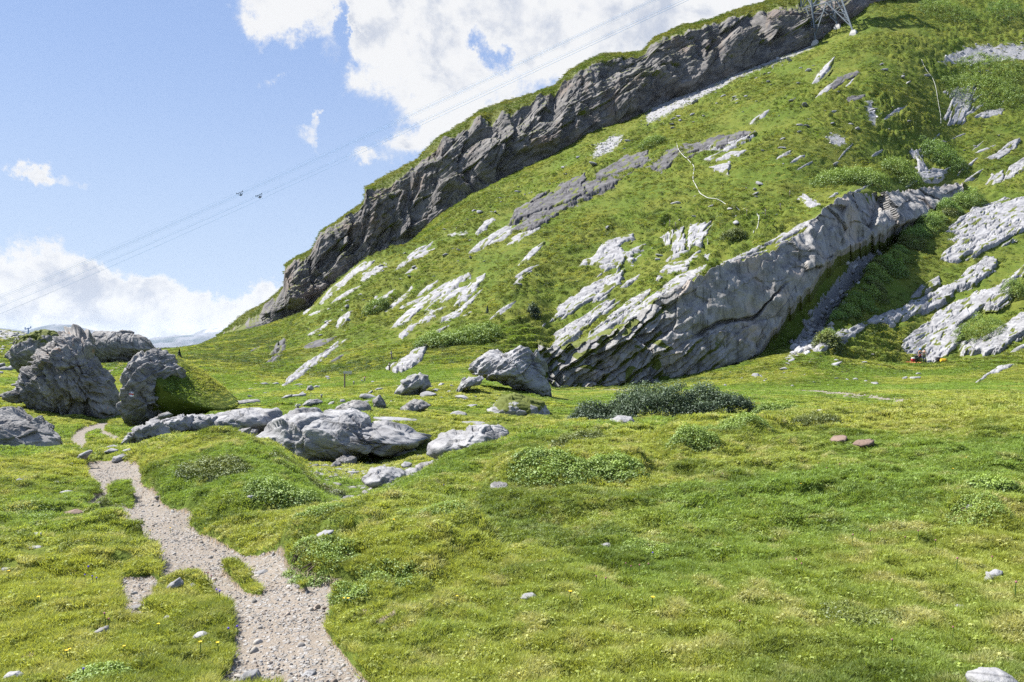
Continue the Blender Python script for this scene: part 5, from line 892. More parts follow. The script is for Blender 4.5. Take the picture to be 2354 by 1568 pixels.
UPB = [(1228, 730, 26, 26, 'spruce', 'dark round bush alone beside the fan of tilted slabs'), (1690, 548, 60, 26, 'heath', 'brownish bush on the grass brow above the streaked wall'), (2100, 445, 120, 36, 'shrub', 'dark shrub mass over the wall at the gully head'), (2020, 445, 130, 34, 'shrub', 'dark shrub mass hanging over the grey wall'), (1940, 425, 130, 30, 'shrub', 'dark shrub belt above the little spruce'),
  (2180, 390, 110, 34, 'alder', 'bright bush patch at the gully head'), (2280, 240, 180, 30, 'shrub', 'long dark shrub belt beside the stepped outcrop'), (2300, 190, 150, 30, 'shrub', 'long dark shrub belt above the stepped outcrop'), (2320, 60, 90, 50, 'alder', 'yellow-green bush field at the upper corner of the slope'), (2190, 50, 130, 30, 'shrub', 'dark bush row below the skyline at the upper corner'),
  (1090, 790, 130, 34, 'shrub', 'dark bushes in the dip behind the jagged boulder'), (1000, 800, 110, 30, 'shrub', 'dark shrubs around the stepping grey rocks'), (860, 720, 60, 22, 'shrub', 'dark shrub beside the fan-shaped slab'), (1500, 340, 60, 24, 'shrub', 'mossy shrubs around the little waterfall')]
for i, (u, v, ww, hh, mt, lab) in enumerate(UPB): bush('bush', lab, u, v, ww, hh, M[mt], .24 if v < 500 else .2, int(ww * 4), 12, dmin=75, group='bushes on the mountain slope', seed=80 + i, depth=.7)
def spruce(label, u, v, hpx, seed, dmin=60):
    g = np.random.default_rng(seed); b = ground(u, v, dmin); H_ = hpx * b[1] / F; n = 1500; t = g.uniform(0, 1, n) ** .8; rr = (1 - t) * .34 * H_ * (.55 + .45 * np.abs(np.sin(t * 26))) * g.uniform(.25, 1, n) ** .5; a = g.uniform(0, 6.28, n)
    P_ = np.stack([np.cos(a) * rr, np.sin(a) * rr, H_ * (.06 + .94 * t) - rr * .25], -1); nr_ = np.stack([np.cos(a), np.sin(a), np.full(n, .9)], -1) + g.normal(0, .4, (n, 3)); nr_ /= np.linalg.norm(nr_, axis=1, keepdims=True); V, Fc = leaves(P_, nr_, H_ * .10, g, .4)
    e = tag(empty('spruce_tree', b), label, 'tree', 'small spruces on the slope'); f = mesh_np('crown', V, Fc, M['spruce'], smooth=False, attrs={'h': np.repeat(g.uniform(0, 1, n), 4)}); f.parent = e
    mb = MB(); mb.tube([(0, 0, -.1), (0, 0, H_ * .5), (0, 0, H_ * .97)], [H_ * .035, H_ * .022, .01], 7); mb.build('trunk', M['bark'], e)
spruce('little bright-tipped spruce growing out of the wall top', 1960, 482, 36, 3); spruce('small dark spruce on the grassy edge beyond the pointed boulder', 412, 832, 30, 4); spruce('tiny dark spruce on the slope under the cliff corner', 640, 800, 16, 6); spruce('tiny spruce on the flat slope left of the tilted slabs', 1120, 720, 18, 8)

# ------------------------------------------------------------------ loose stones one can count on the slope and the meadow
SM = []
for i in range(7):
    X, Fc = ico(3); q = X.astype(np.float32) + i * 5.1; dsp = .06 * fbm(q * 3, 3, 951)
    Vv = chip(X, i + 50) * (1 + dsp[:, None]) * np.array([.60, .46, .30]); o = mesh_np('stone', Vv, Fc, M['slab'] if i < 4 else M['pale'], attrs={'moss': np.zeros(len(Vv))}); SM.append(o.data); bpy.data.objects.remove(o)
def stones(label, group, n, area, size, dmin, avoid=True, seed=0):
    g = np.random.default_rng(seed); k_ = 0
    A_ = np.asarray(area, float)
    while k_ < n:
        u, v = g.uniform(A_[:, 0].min(), A_[:, 0].max()), g.uniform(A_[:, 1].min(), A_[:, 1].max())
        if polysd(np.array([u]), np.array([v]), A_)[0] < 0: continue
        p = ground(u, v, dmin); k_ += 1; s = size * (.35 + 1.1 * g.random() ** 2.5)
        o = bpy.data.objects.new('stone', SM[g.integers(0, 7)]); COL.objects.link(o); o.location = (p[0], p[1], p[2] + s * .06); o.scale = (s * g.uniform(.8, 1.5), s, s * g.uniform(.7, 1.1)); o.rotation_euler = (g.normal(0, .25), g.normal(0, .25), g.uniform(0, 6.28)); tag(o, label, 'stone', group)
stones('pale stone strewn on the flat meadow between the wall and the climbers', 'stones on the flat meadow', 46, [(1560, 880), (1780, 830), (2000, 800), (2060, 850), (2230, 870), (2000, 890), (1700, 890)], .75, 60, seed=1)
stones('pale stone strewn over the knoll meadow before the grassy slope', 'stones on the knoll meadow', 60, [(540, 880), (760, 868), (900, 880), (1060, 880), (1260, 930), (1150, 950), (1000, 925), (700, 935), (560, 925)], .65, 40, seed=2)
stones('pale stone strewn on the terraced grass of the spur', 'stones on the spur', 34, [(700, 740), (900, 590), (1080, 540), (1120, 600), (900, 700), (760, 790), (560, 800)], 1.1, 90, seed=3)
stones('grey stone strewn on the slope under the cliff foot', 'stones under the cliff', 70, [(1000, 530), (1200, 420), (1450, 300), (1850, 120), (1900, 200), (1650, 260), (1400, 360), (1100, 520)], 1.2, 120, seed=4)
stones('grey stone strewn on the upper slope between the two hoses', 'stones on the upper slope', 60, [(1700, 260), (1950, 150), (2300, 120), (2340, 330), (2000, 380), (1750, 400)], 1.0, 100, seed=5)
stones('pale stone strewn on the grass brow above the streaked wall', 'stones above the wall', 30, [(1150, 640), (1500, 470), (1750, 420), (1850, 470), (1600, 580), (1250, 690)], .8, 90, seed=6)
stones('grey stone strewn on the boulder slope above the tall boulders', 'stones on the boulder slope', 34, [(-60, 760), (60, 775), (110, 830), (40, 860), (-60, 880)], 1.3, 60, seed=7)

# ------------------------------------------------------------------ ropeway pylon, ropes and their rope carriers
M['steel'] = plain('galvanised_steel', (.16, .185, .205), .5, .3); M['concrete'] = plain('concrete', (.42, .41, .39), .9); M['rope'] = plain('steel_rope', (.16, .30, .52), .5, .3); M['carrier'] = plain('dark_steel', (.05, .06, .075), .5, .4)
feet = [ground(1874, 101, 150), ground(1962, 78, 150), None, None]; sp = feet[1] - feet[0]
y2 = 9.0
for i, f in ((2, feet[1]), (3, feet[0])):
    x_, yy = f[0] - .4, f[1] + y2; feet[i] = np.array([x_, yy, float(zat(x_, yy)[0])])
pc = sum(feet) / 4; pl = tag(empty('ropeway_pylon', pc), 'tall steel lattice ropeway pylon on concrete feet at the top of the slope', 'pylon')
TOPZ = pc[2] + 31.0; tc = np.array([pc[0] - 5.2, pc[1] + .5, TOPZ])
tops = [tc + np.array([sx * 1.3, sy * 1.3, 0]) for sx, sy in ((-1, -1), (1, -1), (1, 1), (-1, 1))]
lp = lambda i, t: feet[i] + (tops[i] - feet[i]) * t - pc
for i in range(4):
    mb = MB(); mb.bar(lp(i, -.02), lp(i, 1.0), .34, .34); mb.build('leg', M['steel'], pl)
    mb = MB(); f = feet[i] - pc; mb.lathe((f[0], f[1], f[2] - 1.2), [(1.25, 0), (1.15, 1.2), (.75, 2.0), (.72, 2.1)], 4); mb.build('concrete_foot', M['concrete'], pl)
LV = [.06, .30, .50, .66, .80, .91, 1.0]
for i in range(4):
    j = (i + 1) % 4; mb = MB()
    for a, b in zip(LV[:-1], LV[1:]):
        mid = (lp(i, b) + lp(j, b)) / 2
        if a < .3:
            mb.bar(lp(i, a), mid, .22); mb.bar(lp(j, a), mid, .22); mb.bar(lp(i, b), lp(j, b), .22)
            for s in (.35, .68):
                pa = lp(i, a) + (mid - lp(i, a)) * s; pb = lp(j, a) + (mid - lp(j, a)) * s; mb.bar(pa, lp(i, a + (b - a) * s * 1.15), .13); mb.bar(pb, lp(j, a + (b - a) * s * 1.15), .13); mb.bar(pa, lp(i, a + (b - a) * s * .6), .13); mb.bar(pb, lp(j, a + (b - a) * s * .6), .13)
        else:
            mb.bar(lp(i, a), lp(j, b), .2); mb.bar(lp(j, a), lp(i, b), .2); mb.bar(lp(i, b), lp(j, b), .2)
    mb.build('bracing', M['steel'], pl)
mb = MB(); t0 = tc - pc
for dy in (-1.2, 1.2):
    mb.bar(t0 + [-6.5, dy, .5], t0 + [6.5, dy, .5], .45); mb.bar(t0 + [-6.5, dy, .5], t0 + [0, dy, 3.0], .25); mb.bar(t0 + [6.5, dy, .5], t0 + [0, dy, 3.0], .25)
for dx in (-6.5, -3.2, 0, 3.2, 6.5): mb.bar(t0 + [dx, -1.3, .5], t0 + [dx, 1.3, .5], .3)
mb.build('crossarm', M['steel'], pl)
for dx in (-5.6, 5.6):
    mb = MB(); mb.bar(t0 + [dx, -2.6, .9], t0 + [dx, 2.6, .9], .9, .5); mb.lathe(t0 + [dx, 0, .4], [(.5, 0), (.55, .5), (.4, .9)], 10); mb.build('rope_saddle', M['steel'], pl)
mb = MB(); mb.bar(t0 + [-6.8, 1.6, .4], t0 + [6.8, 1.6, .4], 1.0, .06); mb.build('service_platform', M['steel'], pl)
def rope(label, pts, r, d0=430.0, d1=212.0):
    us = np.linspace(pts[0][0], pts[-1][0], 40); c = np.polyfit([p[0] for p in pts], [p[1] for p in pts], min(3, len(pts) - 1)); vs = np.polyval(c, us); vs = np.interp(us, [p[0] for p in pts], [p[1] for p in pts]) * 0 + vs
    t = (us - us[0]) / (us[-1] - us[0]); d = 1 / (1 / d0 + (1 / d1 - 1 / d0) * t); mb = MB(); mb.tube(at(us, vs, d), r, 6)
    return tag(mb.build('rope', M['rope'], None, True), label, 'rope', 'ropeway ropes crossing the sky')
ext = [(-300, 800), (0, 682)]
rope('upper thin rope of the ropeway, highest of the bundle', [(-300, 795), (0, 680), (552, 437), (890, 285), (1321, 81), (1560, -30), (1880, -180)], .022)
rope('upper track rope carrying the left rope carrier, first of its pair', [(-300, 800), (0, 682), (152, 619), (552, 444), (890, 290), (1321, 84), (1500, 0), (1880, -178)], .042)
rope('upper track rope carrying the left rope carrier, second of its pair', [(-300, 804), (0, 686), (152, 622.5), (552, 447), (890, 293), (1321, 87), (1500, 3), (1880, -175)], .042)
rope('hauling rope under the upper track ropes', [(-300, 810), (0, 691), (152, 627), (552, 451), (890, 297.5), (1321, 91), (1500, 7), (1880, -171)], .020)
rope('lower track rope carrying the right rope carrier, first of its pair', [(-300, 820), (0, 701), (171, 630), (596, 449), (910, 305), (1321, 110), (1565, 0), (1920, -165)], .020)
rope('lower track rope carrying the right rope carrier, second of its pair', [(-300, 824), (0, 705), (171, 633.5), (596, 452.5), (910, 308.5), (1321, 114), (1565, 4), (1920, -161)], .042)
rope('hauling rope under the lower track ropes', [(-300, 842), (0, 724), (181, 645), (596, 458), (910, 315), (1321, 121), (1565, 11), (1920, -155)], .042)
def carrier(label, u, v, d):
    e = tag(empty('rope_carrier', at(u, v, d)), label, 'rope carrier', 'rope carriers on the track ropes'); s = d / F
    mb = MB(); mb.bar((-7 * s, 0, -1.0 * s), (6 * s, 0, 4.5 * s), 1.0 * s); mb.bar((-7 * s, 0, -2 * s), (-7.6 * s, 0, 1.4 * s), 1.1 * s); mb.bar((6 * s, 0, 3.4 * s), (6.6 * s, 0, 6.6 * s), 1.1 * s); mb.build('frame', M['carrier'], e)
    mb = MB(); mb.tube([(-3.5 * s, 0, 0), (-1.5 * s, 0, -3.6 * s), (1.5 * s, 0, -5.6 * s), (5 * s, 0, -4.0 * s), (6.4 * s, 0, 1.2 * s)], .55 * s, 6); mb.build('hanger', M['carrier'], e)
    mb = MB(); mb.lathe((2.2 * s, 0, -4.6 * s), [(.6 * s, 0), (2.1 * s, 1.2 * s), (2.3 * s, 3 * s), (1.2 * s, 5 * s)], 10, 1, .45); mb.build('roller', M['carrier'], e)
carrier('dark rope carrier on the upper track ropes', 551, 445, 320); carrier('dark rope carrier on the lower track ropes', 595, 450.5, 318)

# ------------------------------------------------------------------ hoses, posts
M['hose'] = plain('white_hose', (.50, .50, .47), .6); M['wood'] = plain('weathered_post_wood', (.17, .14, .11), .9); M['woodp'] = plain('pale_post', (.55, .52, .46), .8); M['red'] = plain('red_paint', (.5, .05, .04), .5); M['white'] = plain('white_paint', (.8, .8, .8), .5)
def hose(label, pts, r, dmin):
    us = np.interp(np.linspace(0, len(pts) - 1, len(pts) * 5), range(len(pts)), [p[0] for p in pts]); vs = np.interp(np.linspace(0, len(pts) - 1, len(pts) * 5), range(len(pts)), [p[1] for p in pts])
    us, vs = blur1(us, 7, 0), blur1(vs, 7, 0); d = blur1(hit(us, vs, dmin), 5, 0); x = (us - CX) / F * d; p = np.stack([x, d, np.maximum(zat(x, d) + .12, at(us, vs, d)[:, 2] + .1)], -1); p[:, 2] = blur1(p[:, 2], 5, 0) + .08
    mb = MB(); mb.tube(p, r, 7); tag(mb.build('hose', M['hose'], None, True), label, 'hose')
hose('long white water hose snaking down from the little waterfall', [(1554, 332), (1558, 352), (1570, 367), (1588, 377), (1596, 388), (1593, 405), (1592, 420), (1600, 437), (1612, 453), (1630, 463), (1655, 470), (1680, 480), (1703, 489), (1712, 493)], .055, 100)
hose('short end of white hose curling over the wall brow', [(1738, 500), (1744, 508), (1744, 520), (1737, 532), (1730, 541)], .05, 90)
hose('thin pale hose hanging down the upper slope beside the stepped outcrop', [(2117, 136), (2122, 152), (2130, 165), (2143, 180), (2150, 200), (2154, 225), (2158, 250), (2162, 270), (2162, 292)], .035, 120)
def post(label, u, v, hpx, dmin=40, r=.06, mat='wood', cap=False, group='posts of the pasture fence', lean=0.0):
    b = ground(u, v, dmin); H_ = hpx * b[1] / F; e = tag(empty('fence_post', b), label, 'post', group)
    mb = MB(); mb.tube([(0, 0, -.25), (lean * H_ * .5, 0, H_ * .5), (lean * H_, 0, H_)], [r * 1.1, r, r * .85], 7); mb.build('stake', M[mat], e)
    if cap: mb = MB(); mb.lathe((lean * H_, 0, H_ * .86), [(r * 1.25, 0), (r * 1.25, H_ * .1), (r * .9, H_ * .15)], 8); mb.build('painted_tip', M['red'], e)
    mb = MB(); mb.lathe((lean * H_, 0, H_ * .7), [(r * 1.3, 0), (r * 1.5, .05), (r * 1.3, .1)], 8); mb.build('insulator', M['woodp'], e)
for lab, u, v, h, kw in [('tall dark post on the slope over the stepping rocks', 901, 828, 22, dict(r=.09, lean=-.1)), ('dark post at the foot of the stepping rocks', 895, 853, 20, dict(r=.09)), ('red-tipped post in the knoll meadow', 838, 878, 12, dict(cap=True)), ('thin post beside the flat pale rock on the knoll', 813, 886, 10, dict()),
    ('leaning stake behind the whaleback rock', 686, 944, 16, dict(lean=-.15)), ('thin stake in the meadow near the flat boulder', 739, 917, 12, dict()), ('post on the brow above the shattered slab', 1539, 518, 16, dict()), ('post right of the shattered slab brow', 1588, 525, 12, dict()), ('white post above the nosing slab', 1626, 563, 14, dict(mat='woodp')),
    ('post on the brow near the hose bend', 1552, 522, 12, dict()), ('post beside the hose end', 1716, 494, 14, dict()), ('post on the grass brow right of the hose end', 1759, 496, 16, dict()), ('post on the grass brow under the shrub belt', 1793, 480, 13, dict()), ('post highest on the grass brow', 1815, 452, 16, dict()),
    ('stake in the shade at the gully mouth', 1848, 790, 12, dict(lean=.1)), ('lone stake in the meadow before the wall', 1671, 842, 10, dict()), ('red-tipped stake in the grass under the pylon', 1892, 84, 10, dict(cap=True))]: post(lab, u, v, h, **kw)
b = ground(792, 893, 40); e = tag(empty('signpost', b), 'small wooden trail signpost on the knoll meadow', 'signpost'); mb = MB(); mb.tube([(0, 0, -.2), (0, 0, 1.5)], .07, 7); mb.build('pole', M['wood'], e); mb = MB(); mb.bar((-.1, -.05, 1.4), (.65, -.05, 1.4), .05, .22); mb.build('sign_board', M['woodp'], e)
b = ground(204, 800, 90); e = tag(empty('signpost', np.array([(204 - CX) / F * 100, 100, EYE + (CY - 795) / F * 100])), 'dark boundary post standing beside the skyline boulder', 'post'); mb = MB(); mb.bar((0, 0, -1.5), (0, 0, .85), .3); mb.build('pole', M['wood'], e); mb = MB(); mb.bar((.3, 0, -1.5), (.3, 0, .7), .2); mb.build('stay', M['wood'], e)
e = tag(empty('lift_mast', np.array([(65 - CX) / F * 128, 128, EYE + (CY - 768) / F * 128])), 'tiny blue ski lift mast on the skyline above the boulder slope', 'lift mast'); mb = MB(); mb.tube([(0, 0, -1), (0, 0, 1.0)], .09, 7); mb.build('pole', M['rope'], e); mb = MB(); mb.bar((-.55, 0, .75), (.45, 0, 1.0), .12); mb.bar((-.5, 0, .75), (-.5, 0, 1.1), .1); mb.bar((.4, 0, .95), (.4, 0, 1.25), .1); mb.build('crossarm', M['rope'], e)

# painted trail mark on the pointed boulder
bo = next(o for o in bpy.data.objects if o.name.startswith('boulder') and 'painted trail mark' in o.get('label', ''))
dp = bpy.context.evaluated_depsgraph_get(); dp.update()
orig = Vector((0, 0, EYE)); dirv = Vector(at(302, 906, 1.0).tolist()) - orig; okh, hp, hn, _ = bo.ray_cast(orig - bo.location, dirv.normalized())
if okh:
    hn = hn.normalized(); tx = hn.cross(Vector((0, 0, 1))).normalized(); tz = tx.cross(hn).normalized(); tz = -tz if tz.z < 0 else tz
    for i, (mt, nm) in enumerate((('white', 'white_stripe'), ('red', 'red_stripe'), ('white', 'white_stripe'))):
        me_v, me_f = [], []
        for a in range(7):
            for s in (-1, 1):
                p = hp + tx * ((a - 3) * .036) + tz * ((1 - i) * .07 + s * .034) + hn * .4; ok2, h2, n2, _ = bo.ray_cast(p, -hn); me_v.append(tuple((h2 if ok2 else hp) + hn * .012))
        for a in range(6): me_f.append((a * 2, a * 2 + 2, a * 2 + 3, a * 2 + 1))
        mb = MB(); mb.add(me_v, me_f); mb.build(nm, M[mt], bo)

# ------------------------------------------------------------------ two climbers, their bags and rope
M['skin'] = plain('skin', (.52, .30, .20), .6); M['hair'] = plain('dark_hair', (.035, .022, .016), .7); M['legg'] = plain('black_leggings', (.020, .020, .028), .8); M['greytop'] = plain('grey_top', (.12, .16, .17), .85); M['jeans'] = plain('dark_blue_trousers', (.025, .05, .10), .85)
M['helmet'] = plain('blue_helmet', (.06, .25, .62), .35); M['redw'] = plain('red_webbing', (.42, .03, .05), .7); M['limew'] = plain('lime_webbing', (.42, .52, .06), .7); M['shoe'] = plain('shoe', (.12, .10, .09), .8)
def skin(name, J, E, mat, parent, sub=1):
    names = list(J); me = bpy.data.meshes.new(name); me.from_pydata([J[n][:3] for n in names], [(names.index(a), names.index(b)) for a, b in E], []); o = bpy.data.objects.new(name, me); COL.objects.link(o)
    md = o.modifiers.new('skin', 'SKIN'); md.use_smooth_shade = True
    if not me.skin_vertices: bm = bmesh.new(); bm.from_mesh(me); bm.verts.layers.skin.verify(); bm.to_mesh(me); bm.free()
    for i, n in enumerate(names):
        s = me.skin_vertices[0].data[i]; r = J[n][3]; s.radius = r if isinstance(r, tuple) else (r, r); s.use_root = (i == 0)
    sb = o.modifiers.new('smooth', 'SUBSURF'); sb.levels = sub; sb.render_levels = sub
    dg_ = bpy.context.evaluated_depsgraph_get(); dg_.update(); me2 = bpy.data.meshes.new_from_object(o.evaluated_get(dg_)); o.modifiers.clear(); o.data = me2; me2.materials.clear(); me2.materials.append(mat)
    for p in me2.polygons: p.use_smooth = True
    o.parent = parent; return o
def person(label, u, v, rz, H_, arms, head, kit, dmin=60):
    b = ground(u, v, dmin); e = tag(empty('person', b, rz), label, 'person'); k_ = H_ / 1.75
    P_ = {}
    def j(n, x, y, z, r): P_[n] = (x * k_, y * k_, z * k_, r * k_ if not isinstance(r, tuple) else tuple(q * k_ for q in r))
    j('pelvis', 0, 0, .93, (.150, .105)); j('waist', 0, .01, 1.10, (.130, .095)); j('chest', 0, .01, 1.30, (.165, .105)); j('neckb', 0, .0, 1.45, (.075, .065)); j('neck', head[0] * .4, head[1] * .4, 1.50, .055); j('skull', head[0], head[1], 1.60, (.075, .09)); j('crown', head[0] * 1.25, head[1] * 1.3, 1.70, (.062, .075)); j('nose', head[0] * 1.1, head[1] + .095, 1.595, .014)
    Ed = [('pelvis', 'waist'), ('waist', 'chest'), ('chest', 'neckb'), ('neckb', 'neck'), ('neck', 'skull'), ('skull', 'crown'), ('skull', 'nose')]
    for s, nm in ((-1, 'l'), (1, 'r')):
        j('hip' + nm, s * .095, 0, .88, .092); j('knee' + nm, s * .105, .015, .49, .060); j('shin' + nm, s * .11, -.01, .30, .054); j('ankle' + nm, s * .115, -.02, .085, .038); j('heel' + nm, s * .118, -.03, .04, .036); j('toe' + nm, s * .135, .15, .03, .030)
        Ed += [('pelvis', 'hip' + nm), ('hip' + nm, 'knee' + nm), ('knee' + nm, 'shin' + nm), ('shin' + nm, 'ankle' + nm), ('ankle' + nm, 'heel' + nm), ('heel' + nm, 'toe' + nm)]
        (ex, ey, ez), (wx, wy, wz) = arms[nm]
        j('sho' + nm, s * .185, 0, 1.40, .058); j('elb' + nm, ex, ey, ez, .040); j('wri' + nm, wx, wy, wz, .027); dx, dy, dz = np.array([wx - ex, wy - ey, wz - ez]) / np.linalg.norm([wx - ex, wy - ey, wz - ez])
        j('palm' + nm, wx + dx * .07, wy + dy * .07, wz + dz * .07, (.036, .018)); Ed += [('chest', 'sho' + nm), ('sho' + nm, 'elb' + nm), ('elb' + nm, 'wri' + nm), ('wri' + nm, 'palm' + nm)]
        for q, (off, ln) in enumerate(((-.030, .060), (-.010, .072), (.010, .068), (.028, .052))):
            j('kn%s%d' % (nm, q), wx + dx * .11, wy + dy * .11 + off, wz + dz * .11, .010); j('tip%s%d' % (nm, q), wx + dx * (.11 + ln * .8), wy + dy * (.11 + ln * .8) + off * 1.2 + .012, wz + dz * (.11 + ln * .8), .008); Ed += [('palm' + nm, 'kn%s%d' % (nm, q)), ('kn%s%d' % (nm, q), 'tip%s%d' % (nm, q))]
        j('thb' + nm, wx + dx * .05, wy + dy * .05 + .045, wz + dz * .05, .012); j('tht' + nm, wx + dx * .095, wy + dy * .095 + .06, wz + dz * .095, .009); Ed += [('palm' + nm, 'thb' + nm), ('thb' + nm, 'tht' + nm)]
    skin('body', P_, Ed, M['skin'], e)
    G = lambda n, r: P_[n][:3] + (r * k_ if not isinstance(r, tuple) else tuple(q * k_ for q in r),)
    lg = {n: G(n, r) for n, r in (('pelvis', (.162, .118)), ('hipl', .103), ('hipr', .103), ('kneel', .070), ('kneer', .070), ('shinl', .064), ('shinr', .064), ('anklel', .048), ('ankler', .048))}; lg['top'] = (0, .005 * k_, 1.02 * k_, (.145 * k_, .108 * k_))
    skin('trousers', lg, [('pelvis', 'top'), ('pelvis', 'hipl'), ('pelvis', 'hipr'), ('hipl', 'kneel'), ('hipr', 'kneer'), ('kneel', 'shinl'), ('kneer', 'shinr'), ('shinl', 'anklel'), ('shinr', 'ankler')], M[kit['legs']], e)
    if kit.get('top'):
        tp = {'chest': G('chest', (.178, .118)), 'waist': G('waist', (.143, .108)), 'hem': (0, .005 * k_, 1.0 * k_, (.152 * k_, .114 * k_)), 'neckb': (0, 0, 1.42 * k_, (.11 * k_, .085 * k_)), 'shol': G('shol', .068), 'shor': G('shor', .068)}
        skin('shirt', tp, [('chest', 'waist'), ('waist', 'hem'), ('chest', 'neckb'), ('chest', 'shol'), ('chest', 'shor')], M[kit['top']], e)
    for nm in 'lr':
        h = P_['heel' + nm]; t = P_['toe' + nm]; skin('shoe', {'heel': (h[0], h[1], h[2] + .012, .046 * k_), 'ball': ((h[0] + t[0]) / 2, (h[1] + t[1]) / 2, .042 * k_, .045 * k_), 'toe': (t[0], t[1], .036 * k_, .036 * k_)}, [('heel', 'ball'), ('ball', 'toe')], M['shoe'], e)
    mb = MB()
    ring = lambda cx, cy, cz, rx, ry, r: mb.tube([(cx + rx * math.cos(t), cy + ry * math.sin(t), cz) for t in np.linspace(0, 6.283, 17)], r, 6)
    ring(0, 0, 1.02 * k_, .175 * k_, .135 * k_, .026); ring(-.1 * k_, 0, .80 * k_, .115 * k_, .115 * k_, .020); ring(.1 * k_, 0, .80 * k_, .115 * k_, .115 * k_, .020)
    for s in (-1, 1): mb.tube([(s * .12 * k_, -.13 * k_, 1.02 * k_), (s * .12 * k_, -.13 * k_, .8 * k_)], .014, 5)
    mb.build('harness', M[kit['harness']], e, True)
    c = P_['crown']; s_ = P_['skull']
    mb = MB(); R_ = .112 * k_
    if kit['head'] == 'helmet': mb.lathe((c[0], c[1], c[2] - .06 * k_), [(R_ * 1.08, 0), (R_ * 1.1, .02), (R_ * 1.0, .06), (R_ * .75, .105), (R_ * .3, .13), (.005, .134)], 16, 1, 1.15); mb.build('helmet', M['helmet'], e, True)
    else: mb.lathe((c[0], c[1] - .025, c[2] - .12 * k_), [(R_ * .6, 0), (R_ * .88, .04), (R_ * .93, .09), (R_ * .82, .14), (R_ * .45, .175), (.005, .185)], 14, .9, 1.0); mb.build('hair', M['hair'], e, True)
    if kit['head'] == 'helmet': mb = MB(); mb.tube([(s_[0], s_[1] - .08, s_[2] + .02), (s_[0], s_[1] - .115, s_[2] - .06), (s_[0], s_[1] - .11, s_[2] - .14)], [.035, .03, .012], 7); mb.build('hair', M['hair'], e, True)
    return e
hA = 31.6 * float(ground(2115, 833, 60)[1]) / F
person('climber in blue helmet, grey top and black leggings seen from behind', 2114.5, 833, .12, min(hA, 1.80), {'l': ((-.25, .0, 1.13), (-.20, .13, .95)), 'r': ((.26, -.02, 1.13), (.20, .12, .96))}, (.0, .02), dict(legs='legg', top='greytop', harness='redw', head='helmet'))
person('bare-backed climber with dark hair and navy trousers looking down', 2124, 833.6, -.25, min(hA * 1.0, 1.82), {'l': ((-.27, .03, 1.14), (-.17, .22, 1.0)), 'r': ((.30, .0, 1.13), (.36, .03, .86))}, (.05, .09), dict(legs='jeans', harness='limew', head='hair'))
M['bagred'] = plain('red_bag_cloth', (.45, .04, .05), .7); M['bagblk'] = plain('black_bag_cloth', (.022, .024, .03), .75); M['bagyel'] = plain('yellow_bag_cloth', (.80, .48, .03), .6); M['baggrn'] = plain('dark_green_cloth', (.035, .06, .03), .8); M['ropeo'] = plain('orange_rope_sheath', (.62, .26, .10), .8)
def bag(label, u, v, wd, hd, mat, rz, flap, seed):
    b = ground(u, v, 60); e = tag(empty('backpack', b, rz), label, 'backpack'); X, Fc = ico(3); n_ = noise3(X * 1.6 + seed, 960)[:, None]
    V = np.sign(X) * np.abs(X) ** .75 * (1 + .16 * n_) * np.array([wd / 2, wd * .36, hd / 2]) + [0, 0, hd * .45]; mesh_np('pack_body', V, Fc, M[mat], e)
    V = np.sign(X) * np.abs(X) ** .8 * np.array([wd * .46, wd * .34, hd * .16]) + [0, 0, hd * .92]; mesh_np('lid', V, Fc, M[flap], e)
    for s in (-1, 1): mb = MB(); mb.tube([(s * wd * .22, -wd * .33, hd * .85), (s * wd * .28, -wd * .50, hd * .5), (s * wd * .22, -wd * .35, hd * .12)], .025, 6); mb.build('strap', M['bagblk'], e, True)
bag('red and white backpack on the grass beside the orange rope', 2098, 832, .55, .5, 'bagred', .4, 'white', 1); bag('dark green backpack behind the red and white one', 2105, 830, .6, .62, 'baggrn', -.3, 'bagblk', 2); bag('black backpack at the foot of the slab beside the yellow bag', 2156, 833, .75, .6, 'bagblk', .2, 'bagblk', 3); bag('yellow backpack lying at the foot of the slab', 2168, 833, .85, .42, 'bagyel', -.2, 'bagyel', 4)
g = np.random.default_rng(5); b = ground(2098, 835, 60); pts = []
for i in range(150): t = i / 149; a = i * .75; xx = b[0] + (t - .5) * 1.5 + .22 * math.cos(a) + g.normal(0, .05); yy = b[1] + .22 * math.sin(a * 1.1) + g.normal(0, .06); pts.append((xx, yy, float(zat(xx, yy)[0]) + .06 + .05 * g.random()))
mb = MB(); mb.tube(pts, .022, 5); tag(mb.build('climbing_rope', M['ropeo'], None, True), 'loose heap of orange climbing rope in the grass', 'rope')

